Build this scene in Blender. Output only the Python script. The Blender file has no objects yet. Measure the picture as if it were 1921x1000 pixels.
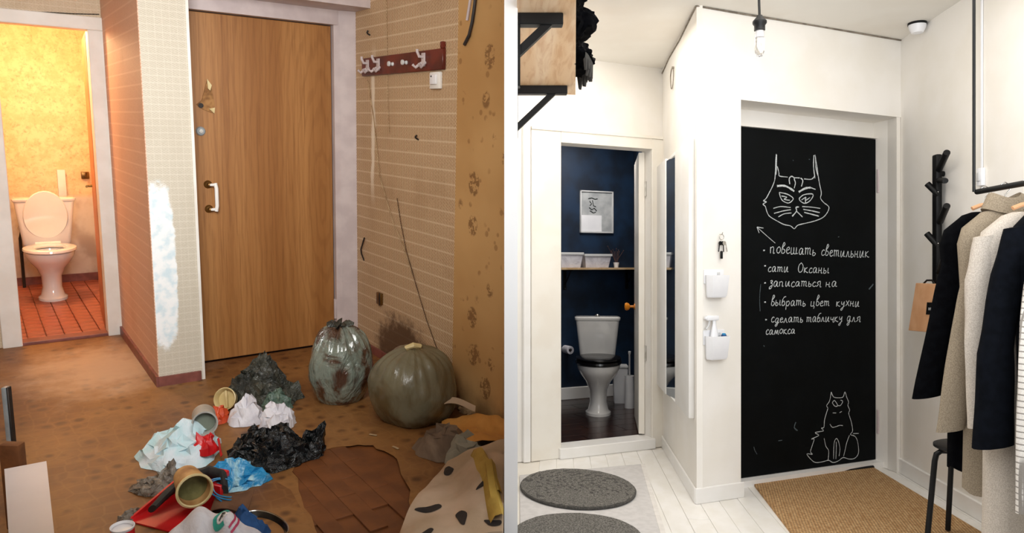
import bpy, bmesh, math, random
from mathutils import Matrix, Vector, noise
rnd = random.Random(7)
C = bpy.context.scene.collection
SC = bpy.context.scene
PI = math.pi

# ------------------------------------------------------------------ camera, exposure, world, lights
CAM = Vector((0, 0, 1.45))
CR = Matrix(((0.8118799141634342, -0.031144834317246378, -0.5829931425611505),
             (-0.0817268101913746, 0.9826808229039643, -0.1663103388028853),
             (0.5780758890266207, 0.18267019349674632, 0.795273454186636)))
def room_axis(c):                       # camera axes (right, down, forward) to world
    a = CR.transposed() @ Vector(c)
    return Vector((a[0], a[2], -a[1]))
rx_, up_, fw_ = room_axis((1, 0, 0)), room_axis((0, -1, 0)), room_axis((0, 0, 1))
cam = bpy.data.cameras.new('camera'); camo = bpy.data.objects.new('camera', cam); C.objects.link(camo)
camo.matrix_world = Matrix.Translation(CAM) @ Matrix((rx_, up_, -fw_)).transposed().to_4x4()
cam.sensor_width = 36; cam.lens = 36 * 1400 / 1921; cam.clip_start = .05
SC.camera = camo
FL = Matrix.Identity(4)                                            # the old hallway: world axes
FR = Matrix.Translation(CAM) @ Matrix((rx_, fw_, up_)).transposed().to_4x4() @ Matrix.Translation((0, 0, -1.2))  # the new hallway

vs = SC.view_settings
SC.display_settings.display_device = 'sRGB'
vs.view_transform = 'Standard'; vs.look = 'None'; vs.exposure = 0.0; vs.gamma = 1; vs.use_curve_mapping = False
W = bpy.data.worlds.new('world'); SC.world = W; W.use_nodes = True
W.node_tree.nodes['Background'].inputs[0].default_value = (1, .98, .96, 1)
W.node_tree.nodes['Background'].inputs[1].default_value = 0.15

def aim(d):
    return Vector(d).to_track_quat('-Z', 'Y').to_matrix().to_4x4()
def area(name, F, loc, d, sx, sy, power, col):
    l = bpy.data.lights.new(name, 'AREA'); l.shape = 'RECTANGLE'; l.size = sx; l.size_y = sy; l.energy = power; l.color = col
    o = bpy.data.objects.new(name, l); C.objects.link(o); o.matrix_world = F @ Matrix.Translation(loc) @ aim(d); return o
def point(name, F, loc, power, col, r=.05):
    l = bpy.data.lights.new(name, 'POINT'); l.energy = power; l.color = col; l.shadow_soft_size = r
    o = bpy.data.objects.new(name, l); C.objects.link(o); o.matrix_world = F @ Matrix.Translation(loc); return o
area('daylight_new_hall', FR, (1.3, 1.5, 1.75), (.12, 1, -.1), 1.9, 1.6, 44, (.95, .975, 1))
area('ceiling_fill_new_hall', FR, (1.2, 3.0, 2.45), (0, .15, -1), 1.4, .8, 12, (1, .94, .86))  # warm fill below the ceiling, added to brighten the hall
area('corridor_fill_new_hall', FR, (.5, 4.0, 2.47), (0, .1, -1), .6, .8, 9, (1, .94, .86))  # extra unseen fill that lifts the corridor walls
area('toilet_fill_new_hall', FR, (.75, 5.75, 2.3), (0, .1, -1), .5, .4, 14, (1, .95, .9))  # added fill to brighten the toilet and navy walls, no fitting here
dl = area('daylight_old_hall', FL, (.05, 1.6, 2.05), (.2, 1, -.2), 1.3, 1.1, 42, (1, .985, .955)); dl.data.spread = math.radians(105)
point('toilet_lamp_old_hall', FL, (.2, 6.2, 2.06), 50, (1, .66, .36), .06)

# ------------------------------------------------------------------ materials
def lin(c):
    if isinstance(c, str):
        c = [int(c[i:i+2], 16) / 255 for i in (0, 2, 4)]
        c = [x / 12.92 if x <= .04045 else ((x + .055) / 1.055) ** 2.4 for x in c]
    return (*c[:3], 1)
class Nodes:
    def __init__(s, name):
        s.m = bpy.data.materials.new(name); s.m.use_nodes = True; s.t = s.m.node_tree
        s.b = s.t.nodes['Principled BSDF']; s.co = None
    def n(s, typ, **kw):
        x = s.t.nodes.new(typ)
        for k, v in kw.items(): setattr(x, k, v)
        return x
    def put(s, sock, v):
        if hasattr(v, 'is_output'): s.t.links.new(v, sock)
        else: sock.default_value = v
    def coord(s):
        if s.co is None: s.co = s.n('ShaderNodeTexCoord').outputs['Object']
        return s.co
    def mapped(s, scale=(1, 1, 1), loc=(0, 0, 0), rot=(0, 0, 0)):
        m = s.n('ShaderNodeMapping'); s.t.links.new(s.coord(), m.inputs[0])
        m.inputs['Scale'].default_value = scale; m.inputs['Location'].default_value = loc; m.inputs['Rotation'].default_value = rot
        return m.outputs[0]
    def noise(s, scale=5, detail=3, rough=.5, dist=0, vec=None):
        x = s.n('ShaderNodeTexNoise'); s.put(x.inputs['Vector'], vec or s.coord())
        x.inputs['Scale'].default_value = scale; x.inputs['Detail'].default_value = detail
        x.inputs['Roughness'].default_value = rough; x.inputs['Distortion'].default_value = dist
        return x.outputs['Fac']
    def voro(s, scale=5, feature='F1', vec=None, rand=1.0):
        x = s.n('ShaderNodeTexVoronoi', feature=feature); s.put(x.inputs['Vector'], vec or s.coord())
        x.inputs['Scale'].default_value = scale; x.inputs['Randomness'].default_value = rand
        return x.outputs['Distance']
    def math(s, op, a, b=0.0, c=0.0):
        x = s.n('ShaderNodeMath', operation=op)
        s.put(x.inputs[0], a); s.put(x.inputs[1], b); s.put(x.inputs[2], c); return x.outputs[0]
    def xyz(s):
        x = s.n('ShaderNodeSeparateXYZ'); s.t.links.new(s.coord(), x.inputs[0]); return x.outputs
    def step(s, v, a, b):                         # smooth ramp 0..1 from a to b
        x = s.n('ShaderNodeMapRange', interpolation_type='SMOOTHSTEP'); s.put(x.inputs[0], v)
        x.inputs[1].default_value = a; x.inputs[2].default_value = b; return x.outputs[0]
    def mix(s, f, a, b):
        x = s.n('ShaderNodeMix', data_type='RGBA'); s.put(x.inputs[0], f)
        s.put(x.inputs[6], lin(a) if isinstance(a, (str, tuple, list)) else a)
        s.put(x.inputs[7], lin(b) if isinstance(b, (str, tuple, list)) else b); return x.outputs[2]
    def done(s, col, rough=.6, bump=None, bs=.3, bd=.01, **kw):
        s.put(s.b.inputs['Base Color'], lin(col) if isinstance(col, (str, tuple, list)) else col)
        s.put(s.b.inputs['Roughness'], rough)
        if bump is not None:
            x = s.n('ShaderNodeBump'); x.inputs['Strength'].default_value = bs; x.inputs['Distance'].default_value = bd
            s.t.links.new(bump, x.inputs['Height']); s.t.links.new(x.outputs[0], s.b.inputs['Normal'])
        for k, v in kw.items(): s.put(s.b.inputs[k.replace('_', ' ')], v)
        return s.m
def plain(name, a, b=None, scale=8, rough=.6, bs=.15, bscale=60, bd=.004, **kw):
    N = Nodes(name); f = N.noise(scale, 4)
    return N.done(N.mix(N.step(f, .35, .65), a, b or a), rough, N.noise(bscale, 3), bs, bd, **kw)

M = {}
M['white_wall'] = plain('white_paint', 'f1ede7', 'ece7de', 3, .75, .12, 40)
M['white_ceiling'] = plain('ceiling_paint', 'ece8e0', 'e6e0d6', 2, .85, .1, 30)
M['white_gloss'] = plain('white_gloss_paint', 'f3f1ee', 'eeebe6', 5, .35, .06, 30)
M['cream_gloss'] = plain('cream_gloss_paint', 'efeae0', 'ebe4d8', 5, .4, .06, 30)
M['white_plank'] = plain('white_floor_paint', 'f0ede8', 'e9e5dd', 9, .4, .15, 50)
M['partition'] = plain('white_partition_paint', 'fbfbfb', 'f8f8f8', 3, .8, .05, 30)
M['navy'] = plain('navy_wall_paint', '081728', '102a45', 4, .55, .1, 40)
M['porcelain'] = plain('white_porcelain', 'efedea', 'e9e6e2', 3, .12, 0, 10, Coat_Weight=.4)
M['black_seat'] = plain('black_seat_plastic', '0c0b0c', '141213', 3, .2, 0)
M['black_metal'] = plain('black_powder_coat', '08090a', '0d0e10', 20, .45, .05, 200, Specular_IOR_Level=.3)
M['black_wood'] = plain('black_stained_wood', '050506', '0a0a0a', 20, .5, .1, 90, Specular_IOR_Level=.25)
M['chrome'] = plain('worn_chrome', 'c9c7c2', 'b2aea6', 20, .25, .03, 60, Metallic=1.0)
M['black_cloth'] = plain('black_wool', '050507', '08090c', 40, 1, .3, 300, .002, Specular_IOR_Level=.05)
M['navy_cloth'] = plain('dark_navy_quilt', '03050a', '070a11', 30, .9, .3, 200, .002, Specular_IOR_Level=.1)
M['brown_trim'] = plain('red_brown_paint', '8a5148', '74423b', 14, .5, .2, 60)
M['red'] = plain('red_plastic', 'd21f22', 'b8151b', 9, .35, .1, 40)
M['crimson'] = plain('crimson_net', '8c1a1c', 'b92528', 60, .6, .4, 150)
M['cream_plastic'] = plain('cream_plastic', 'd9c795', 'c2ad78', 10, .4, .1, 40)
M['kraft'] = plain('kraft_paper', 'd9a67c', 'cf9a6e', 12, .8, .1, 120)
M['dark_rubber'] = plain('dark_grey_cloth', '3a3835', '2b2a29', 20, .85, .3, 120)
M['steel_grey'] = plain('grey_steel', '9aa0a3', '868d91', 12, .35, .05, 80, Metallic=.2)
M['brown_block'] = plain('brown_wood_block', '7a4a26', '5e3618', 12, .6, .2, 60)
M['white_board'] = plain('white_laminate', 'c6c5cc', 'bdbcc4', 4, .4, .05, 60)
M['orange_knob'] = plain('orange_plastic', 'e08a1e', 'cf7612', 10, .35, 0)
M['white_plastic'] = plain('white_plastic', 'f2f2f4', 'e9e9ec', 6, .35, .02, 30)
M['grey_plastic'] = plain('light_grey_plastic', 'd5d5d4', 'c8c8c8', 6, .4, .02, 30)
M['old_white'] = plain('old_white_paint', 'ebe9e4', 'e2deD7', 6, .5, .2, 30)
M['lilac_white'] = plain('lilac_grey_paint', 'c9bcbb', 'bcaeae', 8, .5, .15, 30)
M['chalk'] = plain('white_chalk', 'd8dbdb', '9fa6a8', 260, .95, .2, 300)
M['faint_chalk'] = plain('faint_chalk', '5d686c', '39454a', 200, .95, .2, 300)
M['graphite'] = plain('pencil_line', '6a6a6e', '8a8a8e', 90, .9, 0)
M['sky_plastic'] = plain('sky_blue_plastic', '2f93c4', '1f7fb4', 10, .3, 0)
M['dark_wire'] = plain('dark_cable', '2a211c', '1a1512', 20, .6, 0)
M['brown_wire'] = plain('brown_wire', '5a4028', '45301d', 20, .7, 0)
M['crack'] = plain('dark_crack_filler', '8f8578', '6d6357', 30, .9, 0)
M['brass'] = plain('dull_brass', '8a6a3a', '6f522b', 20, .35, .05, 80, Metallic=.8)
M['teal'] = plain('teal_print', '1f9c8c', '2aa79a', 30, .7, 0)
M['dark_print'] = plain('dark_print', '14211f', '1a2624', 30, .7, 0)
M['pink_print'] = plain('pink_print', 'c4476a', 'b83a5e', 30, .7, 0)
M['blue_cloth'] = plain('blue_cloth', '1f4f86', '17406f', 25, .8, .3, 100)
M['orange'] = plain('orange_film', 'd0542c', 'b8401f', 15, .4, .2, 50)
M['beige_crumb'] = plain('plaster_crumb', 'b39a76', '8b7050', 20, .9, .3, 90)
M['dry_stem'] = plain('dry_stem', '4a3330', '6b4a40', 30, .8, 0)

def m_glass(name, col, rough=.05, tr=.9):
    N = Nodes(name); return N.done(col, rough, None, Transmission_Weight=tr, IOR=1.45)
M['bulb'] = m_glass('clear_bulb_glass', 'ffffff', .02, 1)
M['glass'] = m_glass('picture_glass', 'f5f5f5', .02, 1)
N = Nodes('mirror_glass'); M['mirror'] = N.done('d8dcdc', .03, None, Metallic=1.0)

def m_wood_door():
    N = Nodes('oak_veneer')
    v = N.mapped((1, 1, .09))
    fine = N.noise(120, 4, .6, 0, N.mapped((1, 1, .03)))
    broad = N.noise(7, 2, .5, 0, N.mapped((1, 1, .02)))
    w = N.n('ShaderNodeTexWave', wave_type='RINGS', rings_direction='Y'); N.put(w.inputs['Vector'], N.mapped((1, 1, .16), (-.35, 0, -.15)))
    w.inputs['Scale'].default_value = 9; w.inputs['Distortion'].default_value = 7; w.inputs['Detail'].default_value = 3; w.inputs['Detail Scale'].default_value = 1.6
    c = N.mix(N.step(broad, .3, .7), '93602f', 'ad7a45')
    c = N.mix(N.math('MULTIPLY', N.step(fine, .45, .75), .55), c, '7a4a20')
    c = N.mix(N.math('MULTIPLY', N.step(w.outputs['Fac'], .55, 1), .2), c, '6f4119')
    return N.done(c, .45, fine, .12, .003)
M['oak'] = m_wood_door()
def m_pine():
    N = Nodes('knotty_pine')
    g = N.noise(30, 4, .6, .6, N.mapped((1, .12, 1))); k = N.voro(7, 'F1', N.mapped((1, .75, .2)))
    st = N.noise(4, 0, .5, 0, N.mapped((3.2, .15, 1)))
    c = N.mix(N.step(st, .4, .6), 'f0cba0', 'f6d8b4')
    c = N.mix(N.math('MULTIPLY', N.step(g, .42, .7), .6), c, 'd19a66')
    c = N.mix(N.step(k, .13, .07), c, '4a2310')
    return N.done(c, .55, g, .08, .002)
M['pine'] = m_pine()
M['shelf_wood'] = plain('pale_shelf_wood', 'c9ac86', 'b6966d', 14, .5, .05, 60)

def m_wallpaper(name, light, dark, axis, rows=.135, cols=.088, mk=.6, wall_marks=False, patch=False, peel=None):
    N = Nodes(name); X = N.xyz(); h = X[axis]; z = X[2]
    fz = N.math('FRACT', N.math('DIVIDE', z, rows)); fh = N.math('FRACT', N.math('DIVIDE', h, cols))
    line = N.step(N.math('ABSOLUTE', N.math('SUBTRACT', fz, .5)), .40, .48)
    col = N.step(N.math('ABSOLUTE', N.math('SUBTRACT', fh, .5)), .40, .48)
    m1 = N.math('SINE', N.math('MULTIPLY', h, 2 * PI / (cols / 2))); m2 = N.math('SINE', N.math('MULTIPLY', z, 2 * PI / (rows / 4)))
    motif = N.step(N.math('ADD', N.math('MULTIPLY', m1, m2), N.math('MULTIPLY', N.noise(90, 2), .9)), .2, .8)
    base = N.mix(N.math('MULTIPLY', motif, mk), light[0], dark)
    base = N.mix(N.math('MULTIPLY', line, .42), base, light[1])
    base = N.mix(N.math('MULTIPLY', col, .22), base, light[1])
    base = N.mix(N.math('MULTIPLY', N.step(N.noise(2.5, 3), .5, .75), .3), base, dark)
    if wall_marks:                                      # dark blurred patch low on the wall and a torn pale streak under the rack
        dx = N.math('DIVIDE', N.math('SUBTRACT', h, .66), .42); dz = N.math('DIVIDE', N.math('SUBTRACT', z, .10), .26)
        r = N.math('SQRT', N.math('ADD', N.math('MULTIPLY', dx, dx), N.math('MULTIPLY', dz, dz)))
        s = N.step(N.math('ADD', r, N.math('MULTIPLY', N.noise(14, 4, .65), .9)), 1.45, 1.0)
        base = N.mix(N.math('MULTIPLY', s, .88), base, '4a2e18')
        wob = N.math('MULTIPLY', N.math('SUBTRACT', N.noise(5, 3), .5), .09)
        t = N.math('ABSOLUTE', N.math('SUBTRACT', N.math('ADD', h, wob), .27))
        st = N.math('MULTIPLY', N.step(t, .034, .012), N.math('MULTIPLY', N.step(z, .9, 1.2), N.step(z, 1.95, 1.7)))
        base = N.mix(N.math('MULTIPLY', st, .8), base, 'efe2cc')
    if peel:                                       # plaster showing where the paper has peeled off the corner
        dx = N.math('DIVIDE', N.math('SUBTRACT', h, peel[0]), peel[1]); dz = N.math('DIVIDE', N.math('SUBTRACT', z, peel[2]), peel[3])
        r = N.math('ADD', N.math('POWER', N.math('ABSOLUTE', dx), 3), N.math('POWER', N.math('ABSOLUTE', dz), 3))
        s = N.step(N.math('ADD', r, N.math('MULTIPLY', N.noise(16, 5, .7), 1.3)), 1.75, 1.35)
        base = N.mix(s, base, N.mix(N.step(N.noise(20, 3), .4, .7), 'f4f8fa', 'd3e6ef'))
    return N.done(base, .7, N.math('ADD', motif, N.math('MULTIPLY', N.noise(3, 3), 2)), .2, .002)
M['paper_right'] = m_wallpaper('beige_wallpaper', ('d2b591', 'e8d4b6'), '8d6944', 0, .072, .03, .95, wall_marks=True)
M['paper_pier'] = m_wallpaper('pale_grid_wallpaper', ('d3ccbd', 'e2dccf'), 'aba08a', 0, .036, .036, .6, peel=(.045, .075, .66, .46))
M['paper_pier_side'] = m_wallpaper('pier_side_wallpaper', ('e0b89e', 'efd0ba'), 'b98466', 1, .07, .036, .6)  # the pier's paper again, with the toilet lamp's warm glow mixed into its colour
M['paper_wc_front'] = m_wallpaper('toilet_wall_wallpaper', ('d8c7ae', 'e6d9c4'), 'a88e6c', 0, .036, .036)
def m_floral():
    N = Nodes('faded_floral_wallpaper')
    d = N.noise(9, 2); wig = N.noise(40, 4, .7)
    v = N.voro(6.5, 'F1', N.mapped((1, 0, .8)))
    spots = N.math('MULTIPLY', N.step(v, .34, .28), N.step(wig, .46, .52))
    fine = N.math('MULTIPLY', N.step(N.voro(16, 'F1', N.mapped((1, 0, 1))), .28, .2), N.step(d, .5, .6))
    c = N.mix(N.step(N.noise(1.6, 3), .35, .7), 'c39a64', 'b08550')
    c = N.mix(N.math('MULTIPLY', spots, .75), c, '6b4520')
    c = N.mix(N.math('MULTIPLY', fine, .5), c, '7a5026')
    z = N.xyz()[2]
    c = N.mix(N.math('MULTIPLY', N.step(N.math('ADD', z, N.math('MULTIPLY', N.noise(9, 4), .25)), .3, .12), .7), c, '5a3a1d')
    return N.done(c, .75, N.noise(4, 3), .25, .006)
M['floral'] = m_floral()
def m_lino():
    N = Nodes('worn_brown_linoleum')
    v = N.voro(13, 'F1', N.mapped((1, 1, .01)), .5)
    e = N.voro(13, 'DISTANCE_TO_EDGE', N.mapped((1, 1, .01)), .5)
    big = N.noise(1.3, 4, .6)
    c = N.mix(N.step(big, .38, .62), '6a4220', '8f6436')
    c = N.mix(N.math('MULTIPLY', N.step(v, .42, .16), N.math('MULTIPLY', N.step(N.noise(6, 3), .42, .62), .85)), c, '4a2b12')
    c = N.mix(N.math('MULTIPLY', N.step(e, .09, .0), .16), c, 'a57d4c')
    c = N.mix(N.math('MULTIPLY', N.step(N.noise(25, 4), .5, .8), .35), c, '4d2d14')
    X = N.xyz()                                    # plaster dust trodden in near the pier and the toilet door
    dx = N.math('SUBTRACT', X[0], .55); dy = N.math('DIVIDE', N.math('SUBTRACT', X[1], 4.75), 1.1)
    r = N.math('SQRT', N.math('ADD', N.math('MULTIPLY', dx, dx), N.math('MULTIPLY', dy, dy)))
    dust = N.step(N.math('ADD', r, N.math('MULTIPLY', N.noise(5, 4, .65), .7)), 1.0, .45)
    c = N.mix(N.math('MULTIPLY', dust, .72), c, 'c4ab92')
    return N.done(c, N.math('ADD', .38, N.math('MULTIPLY', big, .25)), N.noise(18, 3), .2, .004)
M['lino'] = m_lino()
M['parquet'] = plain('dark_red_parquet', '744420', '63381a', 9, .5, .15, 50)
M['terracotta'] = plain('terracotta_tile', 'ab6048', '94503a', 12, .4, .15, 60)
M['grout'] = plain('dirty_grout', 'a98067', '936b54', 20, .9, .2, 60)
M['dark_tile'] = plain('dark_brown_laminate', '351e15', '24140e', 14, .25, .08, 60)
def m_wc_wall():
    N = Nodes('yellow_stippled_wallpaper'); z = N.xyz()[2]
    c = N.mix(N.step(N.noise(9, 4, .7), .38, .62), 'e9c291', 'f1d5a8')
    c = N.mix(N.math('MULTIPLY', N.step(N.noise(34, 4, .7), .5, .72), .55), c, 'c58a62')
    c = N.mix(N.step(z, .78, .72), c, N.mix(N.step(N.noise(6, 3), .4, .65), 'd8cdbf', 'b9a796'))
    return N.done(c, .6, N.noise(60, 3), .2, .003)
M['wc_wall'] = m_wc_wall()
M['wc_door'] = plain('orange_brown_door', 'b9774a', 'a5653b', 7, .5, .1, 40)
M['rack_wood'] = plain('mahogany_lacquer', '6b2416', '4f180e', 12, .35, .1, 50)
M['chalkboard'] = plain('chalkboard_paint', '010304', '030608', 5, .7, .05, 200, Specular_IOR_Level=.12)
def m_jute():
    N = Nodes('jute_weave'); X = N.xyz()
    a = N.math('SINE', N.math('MULTIPLY', X[0], 2 * PI / .017)); b = N.math('SINE', N.math('MULTIPLY', X[1], 2 * PI / .022))
    w = N.math('MULTIPLY', a, b); n = N.noise(60, 4, .6)
    c = N.mix(N.step(n, .3, .7), 'b98a57', 'e0b884'); c = N.mix(N.math('MULTIPLY', N.step(w, .1, -.7), .65), c, '5a3c1e')
    return N.done(c, .95, N.math('ADD', w, n), .8, .006)
M['jute'] = m_jute()
def m_felt():
    N = Nodes('grey_looped_wool'); n = N.noise(130, 4, .7); v = N.voro(160)
    c = N.mix(N.step(n, .35, .68), '4b4843', '96928a')
    return N.done(c, 1.0, N.math('ADD', n, v), 1, .006)
M['felt'] = m_felt()
M['pad_edge'] = plain('dark_felt_edge', '3f3d3a', '55524d', 120, 1, .6, 200)
M['rug'] = plain('pale_grey_rug', 'cfcbc8', 'c6c2bf', 30, .95, .3, 300)
M['rug_edge'] = plain('white_rug_binding', 'e3ded8', 'dad5ce', 30, .95, .3, 300)
def m_tweed(name, a, b, chk=None):
    N = Nodes(name); n = N.noise(260, 3, .7); c = N.mix(N.step(n, .35, .65), a, b)
    if chk:
        X = N.xyz(); l = N.math('MAXIMUM', N.step(N.math('SINE', N.math('MULTIPLY', X[2], 2 * PI / chk)), .6, .95), N.step(N.math('SINE', N.math('MULTIPLY', N.math('ADD', X[0], X[1]), 2 * PI / chk)), .6, .95))
        c = N.mix(N.math('MULTIPLY', l, .8), c, '6d655c')
    return N.done(c, .95, n, .4, .002)
M['beige_wool'] = m_tweed('beige_wool', '9b8d78', '7f7260')
M['light_tweed'] = m_tweed('light_grey_tweed', 'cfc5b9', 'b3a89b')
M['check'] = m_tweed('white_checked_wool', 'e6e1da', 'd6d0c8', .02)
def m_film(name, a, b, rough=.18, bsc=9, tr=0.0, bs=.9, bd=.03, lo=.4, hi=.62, streak=(1, 1, 1), cw=0.0):
    N = Nodes(name); v = N.mapped(streak); n = N.noise(bsc, 5, .6, 1.2, v); f = N.noise(bsc * .6, 4, .6, .8)
    return N.done(N.mix(N.step(f, lo, hi), a, b), rough, n, bs, bd, Transmission_Weight=tr, Coat_Weight=cw)
M['film_bag'] = m_film('stretch_film', '7d877c', '4a3022', .08, 9, .0, 1, .05, .46, .6, (1, 1, .5), 1.0)
M['olive_bag'] = m_film('olive_bin_liner', '6d6752', '594b31', .27, 5, .0, .5, .02, .4, .6, (1, 1, .35))
M['black_bag'] = m_film('black_bin_liner', '0b0e0f', '121517', .16, 14, 0, 1, .03)
M['smoke_bag'] = m_film('smoky_thin_bag', '2e302c', '47483f', .22, 16, 0, 1, .03)
M['green_film'] = m_film('greenish_film', '4c6257', '6b7d6d', .2, 16, 0, 1, .02)
M['clear_film'] = m_film('clear_film', 'a0978b', '7d7164', .15, 20, .35, 1, .02)
M['shirt'] = m_film('pale_blue_cloth', 'b4d6dc', 'd4dfe6', .8, 10, 0, .5, .02, .35, .6)
M['white_cloth'] = m_film('white_cloth', 'dfdde3', 'c9c6ce', .8, 12, 0, .4, .02)
M['blue_pack'] = m_film('blue_printed_film', '2a8fc6', 'a9d4e2', .25, 14, 0, 1, .02, .45, .55)
M['jar'] = m_film('frosted_grey_plastic', '9d9b95', 'b5b2aa', .55, 6, 0, .2, .005)
M['jar_in'] = m_film('grey_green_residue', '6f776a', '8a5a60', .5, 14, 0, .4, .01, .58, .66)
M['cup'] = plain('brown_paper_cup', '9a6c3e', 'c49a63', 16, .6, .1, 60)
M['cup_in'] = plain('cup_dregs', '5c5a32', '7d7a4c', 18, .5, .3, 60)
M['cardboard'] = plain('brown_cardboard', '6e4c34', '5a3c28', 14, .8, .2, 60)
M['yellow_paper'] = m_film('ochre_wallpaper_back', 'b57a34', 'c78d45', .8, 5, 0, .4, .02)
M['grey_paper'] = m_film('grey_brown_paper', '5d4a3a', '7a6653', .8, 6, 0, .5, .02)
M['yellow_cloth'] = plain('dull_yellow_cloth', 'b0913f', '9a7b30', 9, .8, .3, 60)
def m_leaf():
    N = Nodes('cream_fabric_with_dark_leaf_print')
    a = N.voro(6.5, 'F1', N.mapped((1, .5, 0), (.13, .2, .4), (0, 0, .7))); b = N.noise(6, 2)
    c = N.mix(N.step(b, .35, .65), 'b39a82', 'a38c72'); c = N.mix(N.step(a, .24, .22), c, '1c1512')
    return N.done(c, .85, N.noise(7, 3), .5, .02)
M['leaf_cloth'] = plain('cream_fabric', 'b39a82', 'a38c72', 6, .85, .3, 40)
M['leaf_print'] = plain('dark_leaf_print', '1c1512', '241b16', 20, .85, .1, 60)
M['grey_cloth'] = plain('grey_beige_cloth', '8f8878', '7b7565', 8, .85, .3, 60)

# ------------------------------------------------------------------ mesh helpers
class MB:
    def __init__(s): s.v = []; s.f = []
    def add(s, vs, fs, X=None):
        b = len(s.v); s.v += [tuple(X @ Vector(v)) if X is not None else tuple(v) for v in vs]
        s.f += [tuple(b + i for i in f) for f in fs]; return s
    def box(s, lo, hi, X=None):
        x0, y0, z0 = lo; x1, y1, z1 = hi
        return s.add([(x0, y0, z0), (x1, y0, z0), (x1, y1, z0), (x0, y1, z0), (x0, y0, z1), (x1, y0, z1), (x1, y1, z1), (x0, y1, z1)],
                     [(0, 3, 2, 1), (4, 5, 6, 7), (0, 1, 5, 4), (1, 2, 6, 5), (2, 3, 7, 6), (3, 0, 4, 7)], X)
    def rbox(s, lo, hi, r=.004, seg=2, X=None):
        bm = bmesh.new(); bmesh.ops.create_cube(bm, size=1)
        for v in bm.verts: v.co = Vector([(lo[i] + hi[i]) / 2 + v.co[i] * (hi[i] - lo[i]) for i in range(3)])
        bmesh.ops.bevel(bm, geom=list(bm.edges), offset=r, segments=seg, affect='EDGES', profile=.5)
        bm.verts.index_update()
        s.add([v.co[:] for v in bm.verts], [[v.index for v in f.verts] for f in bm.faces], X); bm.free(); return s
    def prism(s, pts, z0, z1, X=None):              # outline in xy, extruded in z
        n = len(pts); vs = [(p[0], p[1], z0) for p in pts] + [(p[0], p[1], z1) for p in pts]
        fs = [tuple(range(n - 1, -1, -1)), tuple(range(n, 2 * n))] + [(i, (i + 1) % n, n + (i + 1) % n, n + i) for i in range(n)]
        return s.add(vs, fs, X)
    def loft(s, rings, cap0=True, cap1=True, X=None):
        n = len(rings[0]); vs = [p for r in rings for p in r]; fs = []
        for k in range(len(rings) - 1):
            for i in range(n): fs.append((k * n + i, k * n + (i + 1) % n, (k + 1) * n + (i + 1) % n, (k + 1) * n + i))
        if cap0: fs.append(tuple(range(n - 1, -1, -1)))
        if cap1: fs.append(tuple((len(rings) - 1) * n + i for i in range(n)))
        return s.add(vs, fs, X)
    def lathe(s, prof, n=20, X=None, cap0=True, cap1=True):
        return s.loft([[(r * math.cos(2 * PI * i / n), r * math.sin(2 * PI * i / n), z) for i in range(n)] for r, z in prof], cap0, cap1, X)
    def tube(s, pts, r, n=8, X=None, flat=1.0):
        pts = [Vector(p) for p in pts]; rings = []; prev = None
        rr = r if isinstance(r, (list, tuple)) else [r] * len(pts)
        for i, p in enumerate(pts):
            t = (pts[min(i + 1, len(pts) - 1)] - pts[max(i - 1, 0)]).normalized()
            if prev is None: a = t.orthogonal().normalized()
            else:
                a = prev - t * prev.dot(t)
                a = a.normalized() if a.length > 1e-6 else t.orthogonal().normalized()
            prev = a; b = t.cross(a)
            rings.append([p + (a * math.cos(2 * PI * k / n) + b * math.sin(2 * PI * k / n) * flat) * rr[i] for k in range(n)])
        return s.loft(rings, True, True, X)
    def build(s, name, m, parent=None, Mx=None, smooth=True, angle=40):
        me = bpy.data.meshes.new(name); me.from_pydata([tuple(v) for v in s.v], [], s.f); me.validate(); me.update()
        bm = bmesh.new(); bm.from_mesh(me); bmesh.ops.recalc_face_normals(bm, faces=bm.faces); bm.to_mesh(me); bm.free()
        me.materials.append(M[m] if isinstance(m, str) else m)
        if smooth:
            me.polygons.foreach_set('use_smooth', [True] * len(me.polygons)); me.set_sharp_from_angle(angle=math.radians(angle))
        o = bpy.data.objects.new(name, me); C.objects.link(o)
        if parent is not None: o.parent = parent
        if Mx is not None: o.matrix_world = Mx
        return o
def T(x, y=None, z=None):
    return Matrix.Translation(x if y is None else (x, y, z))
def Rz(a): return Matrix.Rotation(a, 4, 'Z')
def Rx(a): return Matrix.Rotation(a, 4, 'X')
def Ry(a): return Matrix.Rotation(a, 4, 'Y')
def tag(o, label, cat, group=None):
    o['label'] = label; o['category'] = cat
    if group: o['group'] = group
    return o
def thing(name, label, cat, Mx, group=None):
    o = bpy.data.objects.new(name, None); C.objects.link(o); o.empty_display_size = .05
    o.matrix_world = Mx; return tag(o, label, cat, group)
def struct(name, mb, m, Mx=FL, smooth=False, label=None):
    o = mb.build(name, m, None, Mx, smooth); o['kind'] = 'structure'
    if label: o['label'] = label
    return o
def copy_part(src, parent, Mx):
    c = src.copy(); C.objects.link(c); c.parent = parent; c.matrix_local = Mx; return c
def arc(n, a0, a1): return [a0 + (a1 - a0) * i / (n - 1) for i in range(n)]

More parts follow.
